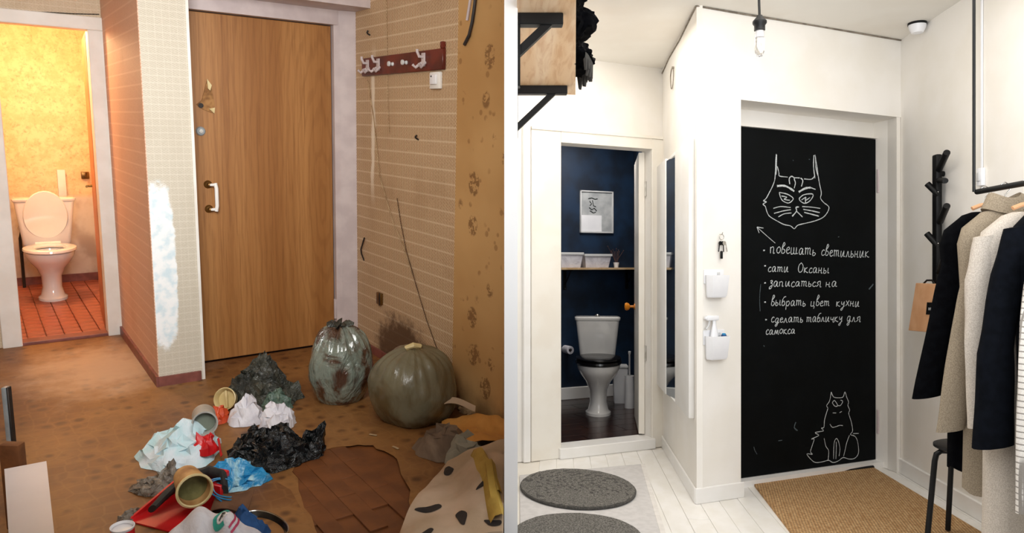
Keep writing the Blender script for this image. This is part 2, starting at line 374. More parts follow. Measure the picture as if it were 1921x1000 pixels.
# points of the photograph on planes of the two rooms, used while measuring
def ray(px, py): return room_axis(((px - 960.5) / 1400, (py - 500) / 1400, 1))
def on(Mw, px, py, d=0.0):                         # local (x, z) on the plane y = d of a wall frame
    inv = Mw.inverted(); o = inv @ CAM; r = inv.to_3x3() @ ray(px, py); t = (d - o.y) / r.y; p = o + r * t
    return p.x, p.z
def fl(px, py, z=0.0, F=FL):                       # local (x, y) on a level plane z of a room
    inv = F.inverted(); o = inv @ CAM; r = inv.to_3x3() @ ray(px, py); t = (z - o.z) / r.z; p = o + r * t
    return Vector((p.x, p.y, z))
def frame(F, o, xd):                               # wall frame: x to the right as seen, y into the wall, z up
    x = Vector((xd[0], xd[1], 0)).normalized(); y = Vector((-x.y, x.x, 0)); z = Vector((0, 0, 1))
    return F @ T(o[0], o[1], 0) @ Matrix((x, y, z)).transposed().to_4x4()

# ================================================================== OLD HALLWAY (left)
YD, YP, YW, XR, XP0, XP1 = 4.53, 4.26, 5.47, 2.0, .742, .967
WR = frame(FL, (XR, 4.5), (0, -1))                 # right wall, x runs towards the viewer
WP = frame(FL, (XP0, YP), (1, 0))                  # front of the pier
WD = frame(FL, (0, YD), (1, 0))                    # plane of the front door
# floor: parquet under a sheet of worn linoleum
fb = MB().prism([(-.35, 1.2), (.98, 1.2), (2.02, 2.85), (2.02, 4.9), (.75, 4.9), (.75, 5.5), (-.35, 5.5)], -.06, -.008)
floor_l = struct('floor', fb, 'parquet')
pq = None
for i in range(7):
    for j in range(5):
        a = fl(540, 1000); bx = a.x + .1 + i * .072 - .1; by = a.y + .0 + j * .29 + (.145 if i % 2 else 0)
        if pq is None: pq = MB().rbox((-.0357, -.1445, -.008), (.0357, .1445, .0), .0008, 1).build('parquet_block', 'parquet', floor_l); pq.location = (bx, by, 0)
        else: copy_part(pq, floor_l, T(bx, by, rnd.uniform(-.001, .001)))
lino_px = [(600, 1012), (566, 935), (548, 886), (575, 850), (640, 838), (700, 836), (745, 862), (770, 920), (782, 1012)]
hole = [fl(*p) for p in lino_px]
e0 = [Vector((.62, 1.2, 0)), *hole, Vector((1.35, 1.7, 0)), Vector((2.0, 2.83, 0)), Vector((2.0, 4.55, 0)), Vector((.967, 4.55, 0)), Vector((.967, 4.26, 0)), Vector((.742, 4.26, 0)), Vector((.742, 5.47, 0)), Vector((-.3, 5.47, 0)), Vector((-.3, 1.2, 0))]
def jag(pts, k):
    out = []
    for i, p in enumerate(pts):
        q = pts[(i + 1) % len(pts)]; out.append(p)
        if i in k:
            for t in (.25, .5, .75): out.append(p.lerp(q, t) + Vector((rnd.uniform(-.012, .012), rnd.uniform(-.012, .012), 0)))
    return out
def lino_mesh(pts, z0, z1):
    bm = bmesh.new(); vs = [bm.verts.new((p.x, p.y, z1)) for p in pts]; f = bm.faces.new(vs)
    r = bmesh.ops.extrude_face_region(bm, geom=[f]); 
    for v in r['geom']:
        if isinstance(v, bmesh.types.BMVert): v.co.z = z0
    bmesh.ops.triangulate(bm, faces=[f for f in bm.faces if len(f.verts) > 4])
    bm.verts.index_update(); mb = MB(); mb.add([v.co[:] for v in bm.verts], [[v.index for v in f.verts] for f in bm.faces]); bm.free(); return mb
o = lino_mesh(jag(e0, range(0, 10)), .0006, .0022).build('linoleum_sheet', 'lino', floor_l, None, False)
o['label'] = 'worn brown patterned linoleum with a ragged torn hole'

# walls
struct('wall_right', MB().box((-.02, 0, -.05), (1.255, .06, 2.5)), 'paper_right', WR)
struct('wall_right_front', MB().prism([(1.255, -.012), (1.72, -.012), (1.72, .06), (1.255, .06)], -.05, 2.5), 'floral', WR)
struct('wall_pier', MB().box((0, 0, 0), (XP1 - XP0, .5, 2.5)), 'paper_pier', WP)
struct('wall_pier_side', MB().box((XP0 - .004, YP + .001, 0), (XP0 + .02, YW, 2.5)), 'paper_pier_side')
struct('wall_corridor_end', MB().box((.755, YW, 0), (.85, YW + .08, 2.5)).box((-.35, YW, 0), (.10, YW + .08, 2.5)).box((.10, YW, 2.04), (.755, YW + .08, 2.5)), 'paper_wc_front')
struct('wall_left', MB().box((-.38, 1.2, -.05), (-.33, YW + .08, 2.5)), 'paper_wc_front')
struct('wall_over_door', MB().box((XP1, YP, 2.12), (XR, YD + .2, 2.5)), 'lilac_white')
struct('ceiling', MB().prism([(-.38, 1.3), (1.0, 1.3), (2.02, 2.85), (2.02, 5.55), (-.38, 5.55)], 2.5, 2.56), 'white_ceiling')
# front door surround
struct('trim_1', MB().box((.967, YD - .03, 2.035), (XR, YD + .08, 2.12)), 'lilac_white')
struct('trim_2', MB().prism([(1.876, YD - .01), (1.905, YD - .035), (1.995, 4.47), (2.0, 4.47), (2.0, YD + .06), (1.876, YD + .06)], 0, 2.12), 'lilac_white')
struct('trim_3', MB().box((XP1 - .002, YP - .004, 0), (XP1 + .012, YD + .05, 2.12)), 'old_white')
struct('trim_4', MB().box((1.035, YD + .075, 0), (1.9, YD + .13, 2.06)), 'brown_block')
# front door
d1 = thing('door_1', 'oak veneer front door with torn lock hole and pull handle', 'door', WD @ T(1.45, 0, 0)); d1['kind'] = 'structure'; del d1['category']
MB().rbox((-.475, .02, .012), (.42, .06, 2.03), .003, 1).build('door_leaf', 'oak', d1)
def dpt(px, py): x, z = on(WD, px, py, .02); return x - 1.45, z
x, z = dpt(376, 246)
lk = MB().lathe([(0.0, .0), (.026, .0), (.026, .007), (.02, .012), (0, .012)], 20, T(x, .02, z) @ Rx(PI / 2)).build('lock_rosette', 'steel_grey', d1)
MB().lathe([(0, .012), (.011, .012), (.011, .02), (0, .02)], 14, T(x, .02, z) @ Rx(PI / 2)).build('lock_cylinder', 'chrome', lk)
pts = [(388, 150), (397, 168), (402, 196), (398, 212), (380, 205), (368, 196), (378, 188)]
pp = [dpt(*p) for p in pts]
def wall_plate(pp, y0, y1): return MB().prism([(a, b) for a, b in pp], 0, 1, Matrix(((1, 0, 0, 0), (0, 0, y1 - y0, y0), (0, 1, 0, 0), (0, 0, 0, 1))))
wall_plate(pp, .012, .0195).build('torn_veneer_patch', plain('bare_fibreboard', '7d5632', 'a87c4c', 30, .9, .4, 90), d1, None, False)
wall_plate([dpt(*p) for p in [(387, 148), (396, 160), (393, 170), (389, 166)]], .004, .0135).build('splinter', 'cream_plastic', d1, None, False)
wall_plate([dpt(*p) for p in [(391, 204), (402, 202), (401, 213)]], .004, .0135).build('splinter', 'cream_plastic', d1, None, False)
x, z = dpt(376, 198); MB().lathe([(0, 0), (.014, 0), (.014, .003), (0, .003)], 14, T(x, .0115, z) @ Rx(PI / 2)).build('lock_hole', 'dark_wire', d1)
x, z1 = dpt(390, 346); _, z0 = dpt(390, 392)
for zz in (z0, z1):
    MB().lathe([(0, 0), (.024, 0), (.02, .008), (.011, .014), (.009, .045), (0, .047)], 14, T(x, .02, zz) @ Rx(PI / 2)).build('handle_mount', 'brass', d1)
MB().tube([(x + .03, -.022, z0 - .01), (x + .035, -.026, z0 + .02), (x + .035, -.026, z1 - .02), (x + .03, -.022, z1 + .01)], .011, 10).tube([(x, -.02, z0), (x + .035, -.024, z0)], .008, 8).tube([(x, -.02, z1), (x + .035, -.024, z1)], .008, 8).build('pull_handle', 'white_gloss', d1)
for py in (128, 578):
    x, z = dpt(628, py); MB().tube([(x, .004, z - .065), (x, .004, z + .065)], .012, 10).build('hinge', 'lilac_white', d1)
# baseboards, red-brown
struct('baseboard_pier_front', MB().box((-.012, -.014, 0), (.215, 0, .055)), 'brown_trim', WP)
struct('baseboard_pier_side', MB().box((XP0 - .018, YP - .014, 0), (XP0 - .004, YW - .01, .06)), 'brown_trim')
struct('baseboard_right', MB().box((.0, -.014, 0), (1.25, 0, .05)), 'brown_trim', WR)
# toilet doorway
WT = frame(FL, (0, YW), (1, 0))
struct('trim_5', MB().rbox((.655, -.025, 0), (.752, .09, 1.9655), .006), 'old_white', WT)
struct('trim_6', MB().rbox((.07, -.025, 0), (.176, .09, 1.9655), .006), 'old_white', WT)
struct('trim_7', MB().rbox((.07, -.025, 1.965), (.752, .09, 2.045), .006), 'old_white', WT)
struct('trim_8', MB().rbox((.17, -.015, 0), (.66, .09, .022), .004), 'brown_trim', WT)
crk = MB()
q0 = [on(WT, a, b, -.003) for a, b in ((0, 20), (40, 22), (90, 23), (140, 26), (186, 27))]
crk.tube([(a, -.003, b) for a, b in q0], .003, 6)
struct('trim_9', crk, 'dark_wire', WT, True)
# toilet room
struct('floor_toilet', MB().box((.0, YW + .03, -.06), (1.05, 7.5, -.01)), 'grout')
fw2 = bpy.data.objects['floor_toilet']; tl = None
for i in range(10):
    for j in range(19):
        xx, yy = .055 + i * .104, YW + .14 + j * .104
        if yy > 7.42: continue
        if tl is None: tl = MB().rbox((-.05, -.05, -.01), (.05, .05, .006), .003, 1).build('tile', 'terracotta', fw2); tl.location = (xx, yy, 0)
        else: copy_part(tl, fw2, T(xx, yy, rnd.uniform(-.0015, .001)))
struct('wall_toilet_back', MB().box((-.05, 7.45, 0), (1.1, 7.5, 2.3)), 'wc_wall')
struct('wall_toilet_left', MB().box((.02, YW + .08, 0), (.06, 7.46, 2.3)), 'wc_wall')
struct('wall_toilet_right', MB().box((.96, YW + .08, 0), (1.0, 7.46, 2.3)), 'wc_wall')
struct('ceiling_toilet', MB().box((0, YW + .08, 2.25), (1.05, 7.5, 2.3)), 'white_ceiling')
struct('baseboard_toilet', MB().box((.06, 7.435, 0), (.96, 7.45, .07)), 'brown_trim')
d2 = thing('door_2', 'orange-brown toilet door standing open inwards', 'door', T(.672, YW + .1, 0) @ Rz(math.radians(-4.5))); d2['kind'] = 'structure'; del d2['category']
MB().rbox((-.018, 0, .02), (.018, .6, 1.96), .003, 1).build('door_leaf', 'wc_door', d2)
MB().tube([(-.018, .5, .95), (-.05, .5, .95), (-.055, .44, .95)], .009, 8).build('door_handle', 'brass', d2)

def toilet(name, label, Mx, w=.36, tw=None, ls=1.0, lid_up=True, seatm='porcelain', tank_h=(.40, .78), group=None):
    t = thing(name, label, 'toilet', Mx, group)
    n = 28
    def ring(z, a, b, cy, fl=0):
        return [(a * math.cos(2 * PI * i / n), cy + b * math.sin(2 * PI * i / n) * (1.0 if math.sin(2 * PI * i / n) < 0 else .85), z) for i in range(n)]
    k = w / .36
    prof = [(0, .105, .135, .12), (.02, .105, .135, .12), (.035, .085, .12, .12), (.10, .07, .11, .13), (.19, .075, .12, .13), (.26, .105, .16, .1), (.32, .15, .205, .07), (.365, .172, .228, .05), (.395, .178, .235, .05), (.40, .172, .228, .05)]
    rings = [ring(z, a * k, b, cy) for z, a, b, cy in prof] + [ring(.395, .13 * k, .17, .03), ring(.33, .10 * k, .14, .04), ring(.25, .05 * k, .07, .06)]
    MB().loft(rings).build('bowl', 'porcelain', t)
    def oval(a, b, cy, z): return ring(z, a * k, b, cy)
    s = MB()
    s.loft([oval(.185, .245, .04, .403), oval(.19, .25, .04, .41), oval(.187, .247, .04, .425), oval(.17, .23, .04, .43), oval(.118, .165, .025, .428), oval(.112, .158, .025, .415), oval(.118, .165, .025, .403)], False, False)
    s.build('seat', seatm, t)
    l = MB(); lr = [oval(.18, .24, .0, 0), oval(.186, .245, 0, .006), oval(.186, .245, 0, .014), oval(.176, .236, 0, .02)]
    if lid_up: l.loft(lr, X=T(0, .27, .425 + .24 * ls) @ Rx(math.radians(-81)) @ Matrix.Diagonal((ls, ls, 1, 1)))
    else: l.loft([[(p[0], p[1] + .045, p[2] + .432) for p in r] for r in lr])
    l.build('lid', seatm, t)
    MB().tube([(-.09 * k, .245, .425), (.09 * k, .245, .425)], .012, 8).build('lid_hinge', seatm, t)
    k0, k = k, (tw or w) / .36
    z0, z1 = tank_h; tk = MB()
    def rr(hw, y0, y1, z, r=.03):
        pts = []
        for cx, cy, a0 in ((hw - r, y1 - r, 0), (-hw + r, y1 - r, PI / 2), (-hw + r, y0 + r, PI), (hw - r, y0 + r, 1.5 * PI)):
            pts += [(cx + r * math.cos(a0 + q * PI / 8), cy + r * math.sin(a0 + q * PI / 8), z) for q in range(5)]
        return pts
    tk.loft([rr(.145 * k, .31, .46, z0), rr(.15 * k, .30, .47, z0 + .02), rr(.185 * k, .285, .475, z1 - .03)])
    tk.build('tank', 'porcelain', t)
    MB().loft([rr(.19 * k, .28, .48, z1 - .028), rr(.195 * k, .275, .485, z1 - .02), rr(.195 * k, .275, .485, z1 - .006), rr(.18 * k, .29, .47, z1)]).build('tank_lid', 'porcelain', t)
    MB().lathe([(0, 0), (.02, 0), (.02, .012), (.014, .018), (0, .018)], 14, T(0, .38, z1)).build('flush_button', 'chrome', t)
    MB().rbox((-.09 * k, .22, .33), (.09 * k, .33, .402), .01).build('tank_shelf', 'porcelain', t)
    return t
tq = fl(103, 568)
toilet('toilet', 'old white toilet with its lid raised, in the orange-lit room', T(tq.x - .0, tq.y + .02, 0.006) @ Rz(-.02), .345, .40, .86)
# pipes beside it
vp = thing('water_pipe', 'dark supply pipe with a valve left of the old toilet', 'pipe', T(.285, 7.34, 0))
MB().tube([(0, 0, 0), (0, 0, .42), (.02, 0, .5), (.01, -.01, .62), (.04, -.02, .7), (.13, -.02, .7)], .012, 8).build('pipe', 'dark_wire', vp)
MB().tube([(.0, -.01, .3), (.06, -.06, .36), (.05, -.05, .5), (.0, -.02, .56)], .008, 8).build('hose', 'dark_rubber', vp)
MB().lathe([(0, 0), (.03, 0), (.034, .01), (.03, .02), (0, .02)], 12, T(.02, -.035, .52) @ Rx(PI / 2)).tube([(.02, 0, .52), (.02, -.04, .52)], .012, 8).build('valve', 'grey_plastic', vp)
fp = thing('flush_pipe', 'white upright plastic tube behind the old toilet tank', 'pipe', T(.62, 7.40, 0))
MB().rbox((-.03, 0, .70), (.03, .048, .98), .004).build('tube', 'old_white', fp)
hk = thing('wall_hook', 'small bent hook on the toilet side wall', 'hook', T(.80, 7.42, .93))
MB().rbox((-.03, .0, -.03), (.03, .03, .03), .004).build('hook_plate', 'brass', hk)
MB().tube([(0, 0, 0), (0, -.05, -.01), (0, -.07, .015), (0, -.075, .035)], .008, 8).build('hook_arm', 'brass', hk)

# coat rack on the right wall
x0, zt0 = on(WR, 679, 110, -.02); x1, zt1 = on(WR, 831, 82, -.02); _, zb0 = on(WR, 681, 143, -.02)
rk = thing('coat_rack', 'mahogany wall coat rack with a row of mixed hooks', 'coat rack', WR @ T((x0 + x1) / 2, 0, (zb0 + zt0) / 2))
hw = (x1 - x0) / 2; hh = (zt0 - zb0) / 2
MB().rbox((-hw, -.022, -hh), (hw, 0, hh), .003, 1).build('board', 'rack_wood', rk)
MB().rbox((hw - .03, -.022, hh), (hw - .002, 0, hh + .035), .006, 2).build('end_tab', 'rack_wood', rk)
for i, t in enumerate((.09, .24, .43, .60, .80)):
    x = -hw + 2 * hw * t
    if i in (2, 3): MB().lathe([(0, 0), (.012, 0), (.007, .012), (.015, .022), (.013, .03), (0, .032)], 12, T(x, -.022, 0) @ Rx(PI / 2)).build('peg', 'grey_plastic', rk)
    else:
        MB().tube([(x, -.022, .02), (x, -.05, .02), (x, -.062, .045), (x, -.06, .055)], .008, 8).tube([(x - .02, -.022, -.01), (x - .03, -.055, -.035), (x - .035, -.07, -.02)], .008, 8).tube([(x + .02, -.022, -.01), (x + .03, -.055, -.035), (x + .035, -.07, -.02)], .008, 8).rbox((x - .02, -.028, -.03), (x + .02, -.022, .04), .003).build('hook', 'lilac_white', rk)
x, z = on(WR, 818, 151, -.01)
sw = thing('light_switch', 'white square light switch under the coat rack', 'switch', WR @ T(x, 0, z))
MB().rbox((-.05, -.022, -.043), (.05, 0, .043), .006).build('cover', 'old_white', sw)
MB().rbox((-.032, -.032, -.02), (.032, -.022, .03), .004).build('rocker', 'white_plastic', sw)
MB().lathe([(0, 0), (.005, 0), (.004, .003), (0, .003)], 8, T(-.012, -.032, .02) @ Rx(PI / 2)).build('screw', 'dark_wire', sw)
# wires on the wall
def wall_wire(name, label, pts, r, m, Mw=WR, off=-.012, cat='wire'):
    P = [on(Mw, a, b, off) for a, b in pts]; mx = sum(p[0] for p in P) / len(P); mz = sum(p[1] for p in P) / len(P)
    o = MB().tube([(p[0] - mx, off, p[1] - mz) for p in P], r, 6).build(name, m, None, Mw @ T(mx, 0, mz)); return tag(o, label, cat)
wall_wire('cable', 'black loose cable hanging from the top of the floral wall edge', [(893, -14), (890, 12), (886, 40), (880, 66), (871, 84)], .008, 'dark_wire', off=-.025)
wall_wire('cable', 'pale cable stub beside the black cable at the floral wall edge', [(884, -14), (880, 14), (876, 38)], .007, 'lilac_white', off=-.02)
wall_wire('wire', 'thin straight wire running down past the coat rack', [(725, -10), (726, 60), (727, 140), (728, 210), (731, 250)], .0015, 'beige_crumb')
wall_wire('wire', 'thin dark wire slanting down to behind the olive bag', [(745, 372), (752, 420), (762, 470), (782, 540), (800, 600), (818, 650), (842, 690)], .0025, 'brown_wire')
wall_wire('wire', 'second thin wire hanging slack beside the slanting one', [(690, 150), (702, 230), (712, 330), (738, 420), (754, 455), (775, 520)], .003, 'beige_crumb')
x, z = on(WR, 712, 560, -.01)
sk = thing('junction_box', 'bare brown junction box low on the patterned wall', 'socket', WR @ T(x, 0, z))
MB().rbox((-.03, -.02, -.036), (.03, 0, .036), .003).build('box', 'brass', sk)
MB().rbox((-.004, -.024, -.04), (.006, -.02, .04), .001, 1, T(.02, 0, 0)).build('lid_edge', 'dark_wire', sk)
for (px, py, lab) in ((683, 468, 'bent black nail by the door frame at mid height'), (693, 62, 'small dark nail above the coat rack'), (784, 258, 'dark nail below the light switch')):
    x, z = on(WR, px, py, -.005); s = 1 if px == 683 else .16
    nl = MB().tube([(-.01 * s, 0, -.075 * s), (-.02 * s, -.014, -.03 * s), (-.014 * s, -.02, .0), (.03 * s, -.016, .08 * s)], .005, 6).build('nail', 'dark_wire', None, WR @ T(x, 0, z)); tag(nl, lab, 'nail')

# ---------------- rubbish on the floor
VZ = Rz(-.623)                                     # local x to the right as seen, y away from the viewer
def spot(px, py, back=0.0, z=0.0):
    p = fl(px, py); b = VZ @ Vector((0, back, 0)); return T(p.x + b.x, p.y + b.y, z + .004) @ VZ
def ridged(p, sc, seed):
    q = Vector(p) * sc + Vector((seed * 7.3, seed * 3.1, seed * 1.7)); a = 0; amp = .6
    for _ in range(4):
        a += amp * (1 - abs(noise.noise(q)) * 2.2); q = q * 2.03; amp *= .5
    return a
def blob(rx, ry, h, seed, amp=.22, sc=5, nu=44, nv=22, flat=.5, sink=0.0):
    mb = MB(); rings = []
    for j in range(1, nv):
        ph = -PI / 2 + PI * j / nv; ring = []
        for i in range(nu):
            th = 2 * PI * i / nu; d = Vector((math.cos(ph) * math.cos(th), math.cos(ph) * math.sin(th), math.sin(ph)))
            k = 1 + amp * (ridged(d, sc * .35, seed) - .55) + amp * .7 * noise.noise(d * 1.3 + Vector((seed, 0, 0)))
            z = d.z * k
            zz = (z + flat) / (1 + flat) * h
            ring.append((d.x * k * rx, d.y * k * ry, max(0, zz - sink)))
        rings.append(ring)
    return mb.loft(rings)
def sheet(nx, ny, f):
    mb = MB(); vs = []; th = .003
    for s in (1, 0):
        for j in range(ny + 1):
            for i in range(nx + 1):
                p = Vector(f(i / nx, j / ny)); vs.append((p.x, p.y, max(.0005, p.z) + th * s))
    o = (nx + 1) * (ny + 1); ix = lambda i, j: j * (nx + 1) + i; fs = []
    for j in range(ny):
        for i in range(nx):
            q = (ix(i, j), ix(i + 1, j), ix(i + 1, j + 1), ix(i, j + 1)); fs.append(q); fs.append(tuple(o + k for k in reversed(q)))
    edge = [ix(i, 0) for i in range(nx)] + [ix(nx, j) for j in range(ny)] + [ix(i, ny) for i in range(nx, 0, -1)] + [ix(0, j) for j in range(ny, 0, -1)]
    for a, b in zip(edge, edge[1:] + edge[:1]): fs.append((a, o + a, o + b, b))
    return mb.add(vs, fs)
def folds(x, y, seed, sc):                          # sharp crease lines running in a few directions
    r = random.Random(int(seed * 100)); a = 0
    for k in range(5):
        t = r.uniform(0, PI); f = sc * (1.1 + .75 * k) * r.uniform(.8, 1.2); q = noise.noise(Vector((x * 5 + seed, y * 5, k * 3.1)))
        m = .5 + .9 * noise.noise(Vector((x * 4 + k * 5, y * 4 + seed, 1)))
        a += max(0, m) * (1 - abs(math.sin((math.cos(t) * x + math.sin(t) * y) * f + 2.2 * q + k))) ** 1.6 / (1 + .45 * k)
    return a
def cloth(rx, ry, h, seed, n=40, sc=6, lob=.25, up=.42):   # a crumpled cloth lying in a heap
    def f(u, v):
        a, b = 2 * u - 1, 2 * v - 1
        r = max(abs(a), abs(b)); th = math.atan2(b, a)                       # square to disc
        x, y = (0, 0) if r == 0 else (r * math.cos(th), r * math.sin(th))
        k = 1 + lob * noise.noise(Vector((math.cos(th) * 1.6 + seed, math.sin(th) * 1.6, seed * 2.1))) + lob * .4 * noise.noise(Vector((math.cos(th) * 5 + seed, math.sin(th) * 5, 1)))
        z = h * (1 - r ** 3) * (.5 + .45 * noise.noise(Vector((x * 1.3 + seed, y * 1.3, 3)))) + h * up * folds(x * rx, y * ry, seed, sc * 2.6) * (1 - .75 * r ** 4)
        return (x * rx * k, y * ry * k, z)
    return sheet(n, n, f)
def crumple(rx, ry, h, seed, n=16, amp=.4, jit=.6, lob=.3, dome=.6):   # crumpled film or paper: folded facets over a low heap
    r = random.Random(int(seed * 1000)); mb = MB(); vs = [(0, 0, h * .7)]; rows = []
    for j in range(1, n + 1):
        m = 6 + 3 * j; row = []; rr = j / n
        for i in range(m):
            th = 2 * PI * i / m + r.uniform(-1, 1) * jit * PI / m * (j < n) + (j % 2) * PI / m
            k = 1 + lob * noise.noise(Vector((math.cos(th) * 1.5 + seed, math.sin(th) * 1.5, seed))) + lob * .5 * noise.noise(Vector((math.cos(th) * 4 + seed, math.sin(th) * 4, 2)))
            q = (rr + (r.uniform(-1, 1) * jit / n if j < n else 0)) * k
            d = dome + (1 - dome) * 2 * (.5 + noise.noise(Vector((math.cos(th) * q * 1.6 + seed, math.sin(th) * q * 1.6, seed * 3))))
            z = 0 if j == n else h * max(.04, (1 - rr ** 2.6) * d * .8 + amp * r.uniform(-.5, .7) * (1 - rr ** 6))
            row.append(len(vs)); vs.append((q * rx * math.cos(th), q * ry * math.sin(th), z))
        rows.append(row)
    fs = [(0, rows[0][i], rows[0][(i + 1) % len(rows[0])]) for i in range(len(rows[0]))]
    for a, b in zip(rows, rows[1:]):
        i = k = 0; A, B = len(a), len(b)
        while i < A or k < B:
            if k < B and (i >= A or (k + .5) / B <= (i + .5) / A): fs.append((a[i % A], b[k % B], b[(k + 1) % B])); k += 1
            else: fs.append((a[i % A], b[k % B], a[(i + 1) % A])); i += 1
    return mb.add(vs, fs)
def bag(name, label, Mx, R, H, seed, m, pleats=.05, neck=.03, cat='rubbish bag'):
    t = thing(name, label, cat, Mx); nu, nv = 110, 44; rings = []
    for j in range(nv + 1):
        ph = -.82 + (PI / 2 + .82) * j / nv; sn = math.copysign(abs(math.sin(ph)) ** .95, ph)
        v = (sn + .743) / 1.743; r = max(R * math.cos(ph) ** .88 if ph < PI / 2 - 1e-6 else 0, neck * .7); ring = []
        for i in range(nu):
            th = 2 * PI * i / nu; top = max(0, v - .4) / .6
            k = 1 + pleats * top ** 3 * math.sin(th * 21 + 5 * noise.noise(Vector((math.cos(th), math.sin(th), seed * 2))) + 2 * noise.noise(Vector((math.cos(th) * 2, math.sin(th) * 2, seed)))) + .11 * noise.noise(Vector((math.cos(th) * 1.2 + seed, math.sin(th) * 1.4, v * 2.6))) + pleats * .42 * (ridged((math.cos(th) + .3 * v, math.sin(th), v * 1.2), 2.1, seed) - .5)
            ring.append((r * k * math.cos(th), r * k * math.sin(th), max(0, H * v + .012 * noise.noise(Vector((math.cos(th) * 2, math.sin(th) * 2, seed + v * 4))) * (1 if v > .05 else 0))))
        rings.append(ring)
    MB().loft(rings).build('sack', m, t)
    return t
b1 = bag('bin_bag', 'bulging bag wrapped in shiny clear film beside the front door', spot(628, 765, .14), .165, .40, 3.3, 'film_bag', .13, .045)
def tuft(R, h, seed, n=9):
    mb = MB()
    for i in range(n):
        a = 2 * PI * i / n + rnd.uniform(-.3, .3); l = rnd.uniform(.6, 1) * R
        p = [(math.cos(a) * l * t, math.sin(a) * l * t, h * (math.sin(t * 2.2) + rnd.uniform(-.08, .12))) for t in (0, .3, .65, 1)]
        mb.tube(p, [.012, .018, .02, .008], 6, flat=.35)
    return mb
MB().add(*(lambda q: (q.v, q.f))(tuft(.075, .022, 2, 8)), X=T(0, 0, .388)).build('gathered_top', 'smoke_bag', b1)
b2 = bag('bin_bag', 'plump olive bin bag tied with a knot against the patterned wall', spot(767, 806, .17), .222, .36, 8.1, 'olive_bag', .085, .02)
MB().tube([(-.02, -.02, .345), (-.03, -.035, .366), (.0, -.03, .378), (.03, -.01, .368), (.03, .01, .35)], [.012, .014, .015, .013, .01], 8).build('tied_knot', 'cream_plastic', b2)
def piece(name, label, cat, mb, m, Mx, angle=48):
    return tag(mb.build(name, m, None, Mx, True, angle), label, cat)
sb = thing('bin_bag', 'smoky black crumpled bag slumped by the front door', 'rubbish bag', spot(472, 768, .15))
crumple(.205, .155, .21, 2.2, 15, 0.21, 1.20).build('crumpled_film', 'smoke_bag', sb, None, True, 30)
crumple(.075, .05, .09, 5.2, 8, 0.21, 1.20).build('green_lump', 'green_film', sb).location = (.12, -.13, 0)
cp = thing('plastic_tub', 'cream round plastic tub leaning before the smoky bag', 'tub', spot(420, 772, .02, .055) @ Ry(math.radians(-12)) @ Rx(math.radians(66)))
MB().lathe([(.048, -.04), (.056, .0), (.058, .004), (.054, .006), (.05, .0), (.045, -.03), (0, -.032)], 28, None, False, False).build('wall', 'cream_plastic', cp)
MB().rbox((-.005, -.045, -.03), (.005, .045, -.012), .002, 1).build('rib', 'cream_plastic', cp)
piece('crumpled_cloth', 'pale blue cloth heaped at the left of the rubbish', 'cloth', crumple(.165, .19, .125, 1.3, 11, 0.14, 0.90, .35), 'shirt', spot(312, 880, .17))
jr = thing('plastic_jar', 'frosted grey plastic jar lying open on the rubbish', 'jar', spot(368, 850, .10, .115) @ Rz(.42) @ Rx(math.radians(84)) @ Matrix.Scale(1.1, 4))
MB().lathe([(.043, -.07), (.046, -.06), (.046, .06), (.05, .062), (.05, .075), (.044, .075), (.041, .06), (.04, -.05), (0, -.052)], 28, None, False, False).lathe([(0, -.07), (.043, -.07)], 28, None, False, False).build('wall', 'jar', jr)
MB().lathe([(0, .045), (.04, .045)], 24, None, False, False).build('contents', 'jar_in', jr)
piece('plastic_wrapper', 'small crumpled red plastic wrapper between jar and blue packet', 'wrapper', crumple(.055, .05, .08, 6.1, 6, 0.21, 1.05), 'red', spot(378, 872, .05, .035))
piece('plastic_strip', 'bright red strip lying next to the crumpled red wrapper', 'scrap', sheet(10, 3, lambda u, v: (.03 + u * .05, .02 - u * .09 + v * .022, .05 - u * .035 + .01 * math.sin(u * 6))), 'red', spot(383, 868, .05, .02))
piece('plastic_wrapper', 'orange-red film scrap beside the white paper', 'wrapper', crumple(.055, .06, .06, 4.4, 6, 0.21, 1.05), 'orange', spot(403, 797, .06))
piece('paper_ball', 'crumpled white paper on top of the black bag heap, left lump', 'paper', crumple(.085, .085, .13, 9.2, 7, 0.21, 1.05), 'white_cloth', spot(452, 806, .10))
piece('crumpled_cloth', 'crumpled white cloth behind the black bag heap, right side', 'cloth', crumple(.095, .1, .11, 3.9, 8, 0.19, 1.05), 'white_cloth', spot(508, 818, .12))
bb = thing('bin_bag', 'glossy black bin bag crumpled at the centre of the rubbish', 'rubbish bag', spot(478, 890, .16))
crumple(.185, .165, .15, 7.7, 18, 0.21, 1.27).build('crumpled_plastic', 'black_bag', bb, None, True, 30)
crumple(.075, .07, .12, 4.1, 8, 0.25, 1.20).build('raised_corner', 'black_bag', bb, None, True, 30).matrix_local = T(.17, .06, 0) @ Ry(.3)
piece('plastic_packet', 'blue and white printed plastic packet in front of the black heap', 'packet', crumple(.125, .10, .085, 5.5, 10, 0.23, 1.20, .35), 'blue_pack', spot(417, 930, .10))
piece('plastic_wrapper', 'crinkled clear wrap below the pale blue cloth', 'wrapper', crumple(.055, .05, .075, 1.9, 7, 0.25, 1.20), 'clear_film', spot(305, 915, .05))
piece('plastic_wrapper', 'brownish clear film scrap left of the red dustpan', 'wrapper', crumple(.085, .06, .04, 2.8, 8, 0.25, 1.20), 'clear_film', spot(272, 930, .05))
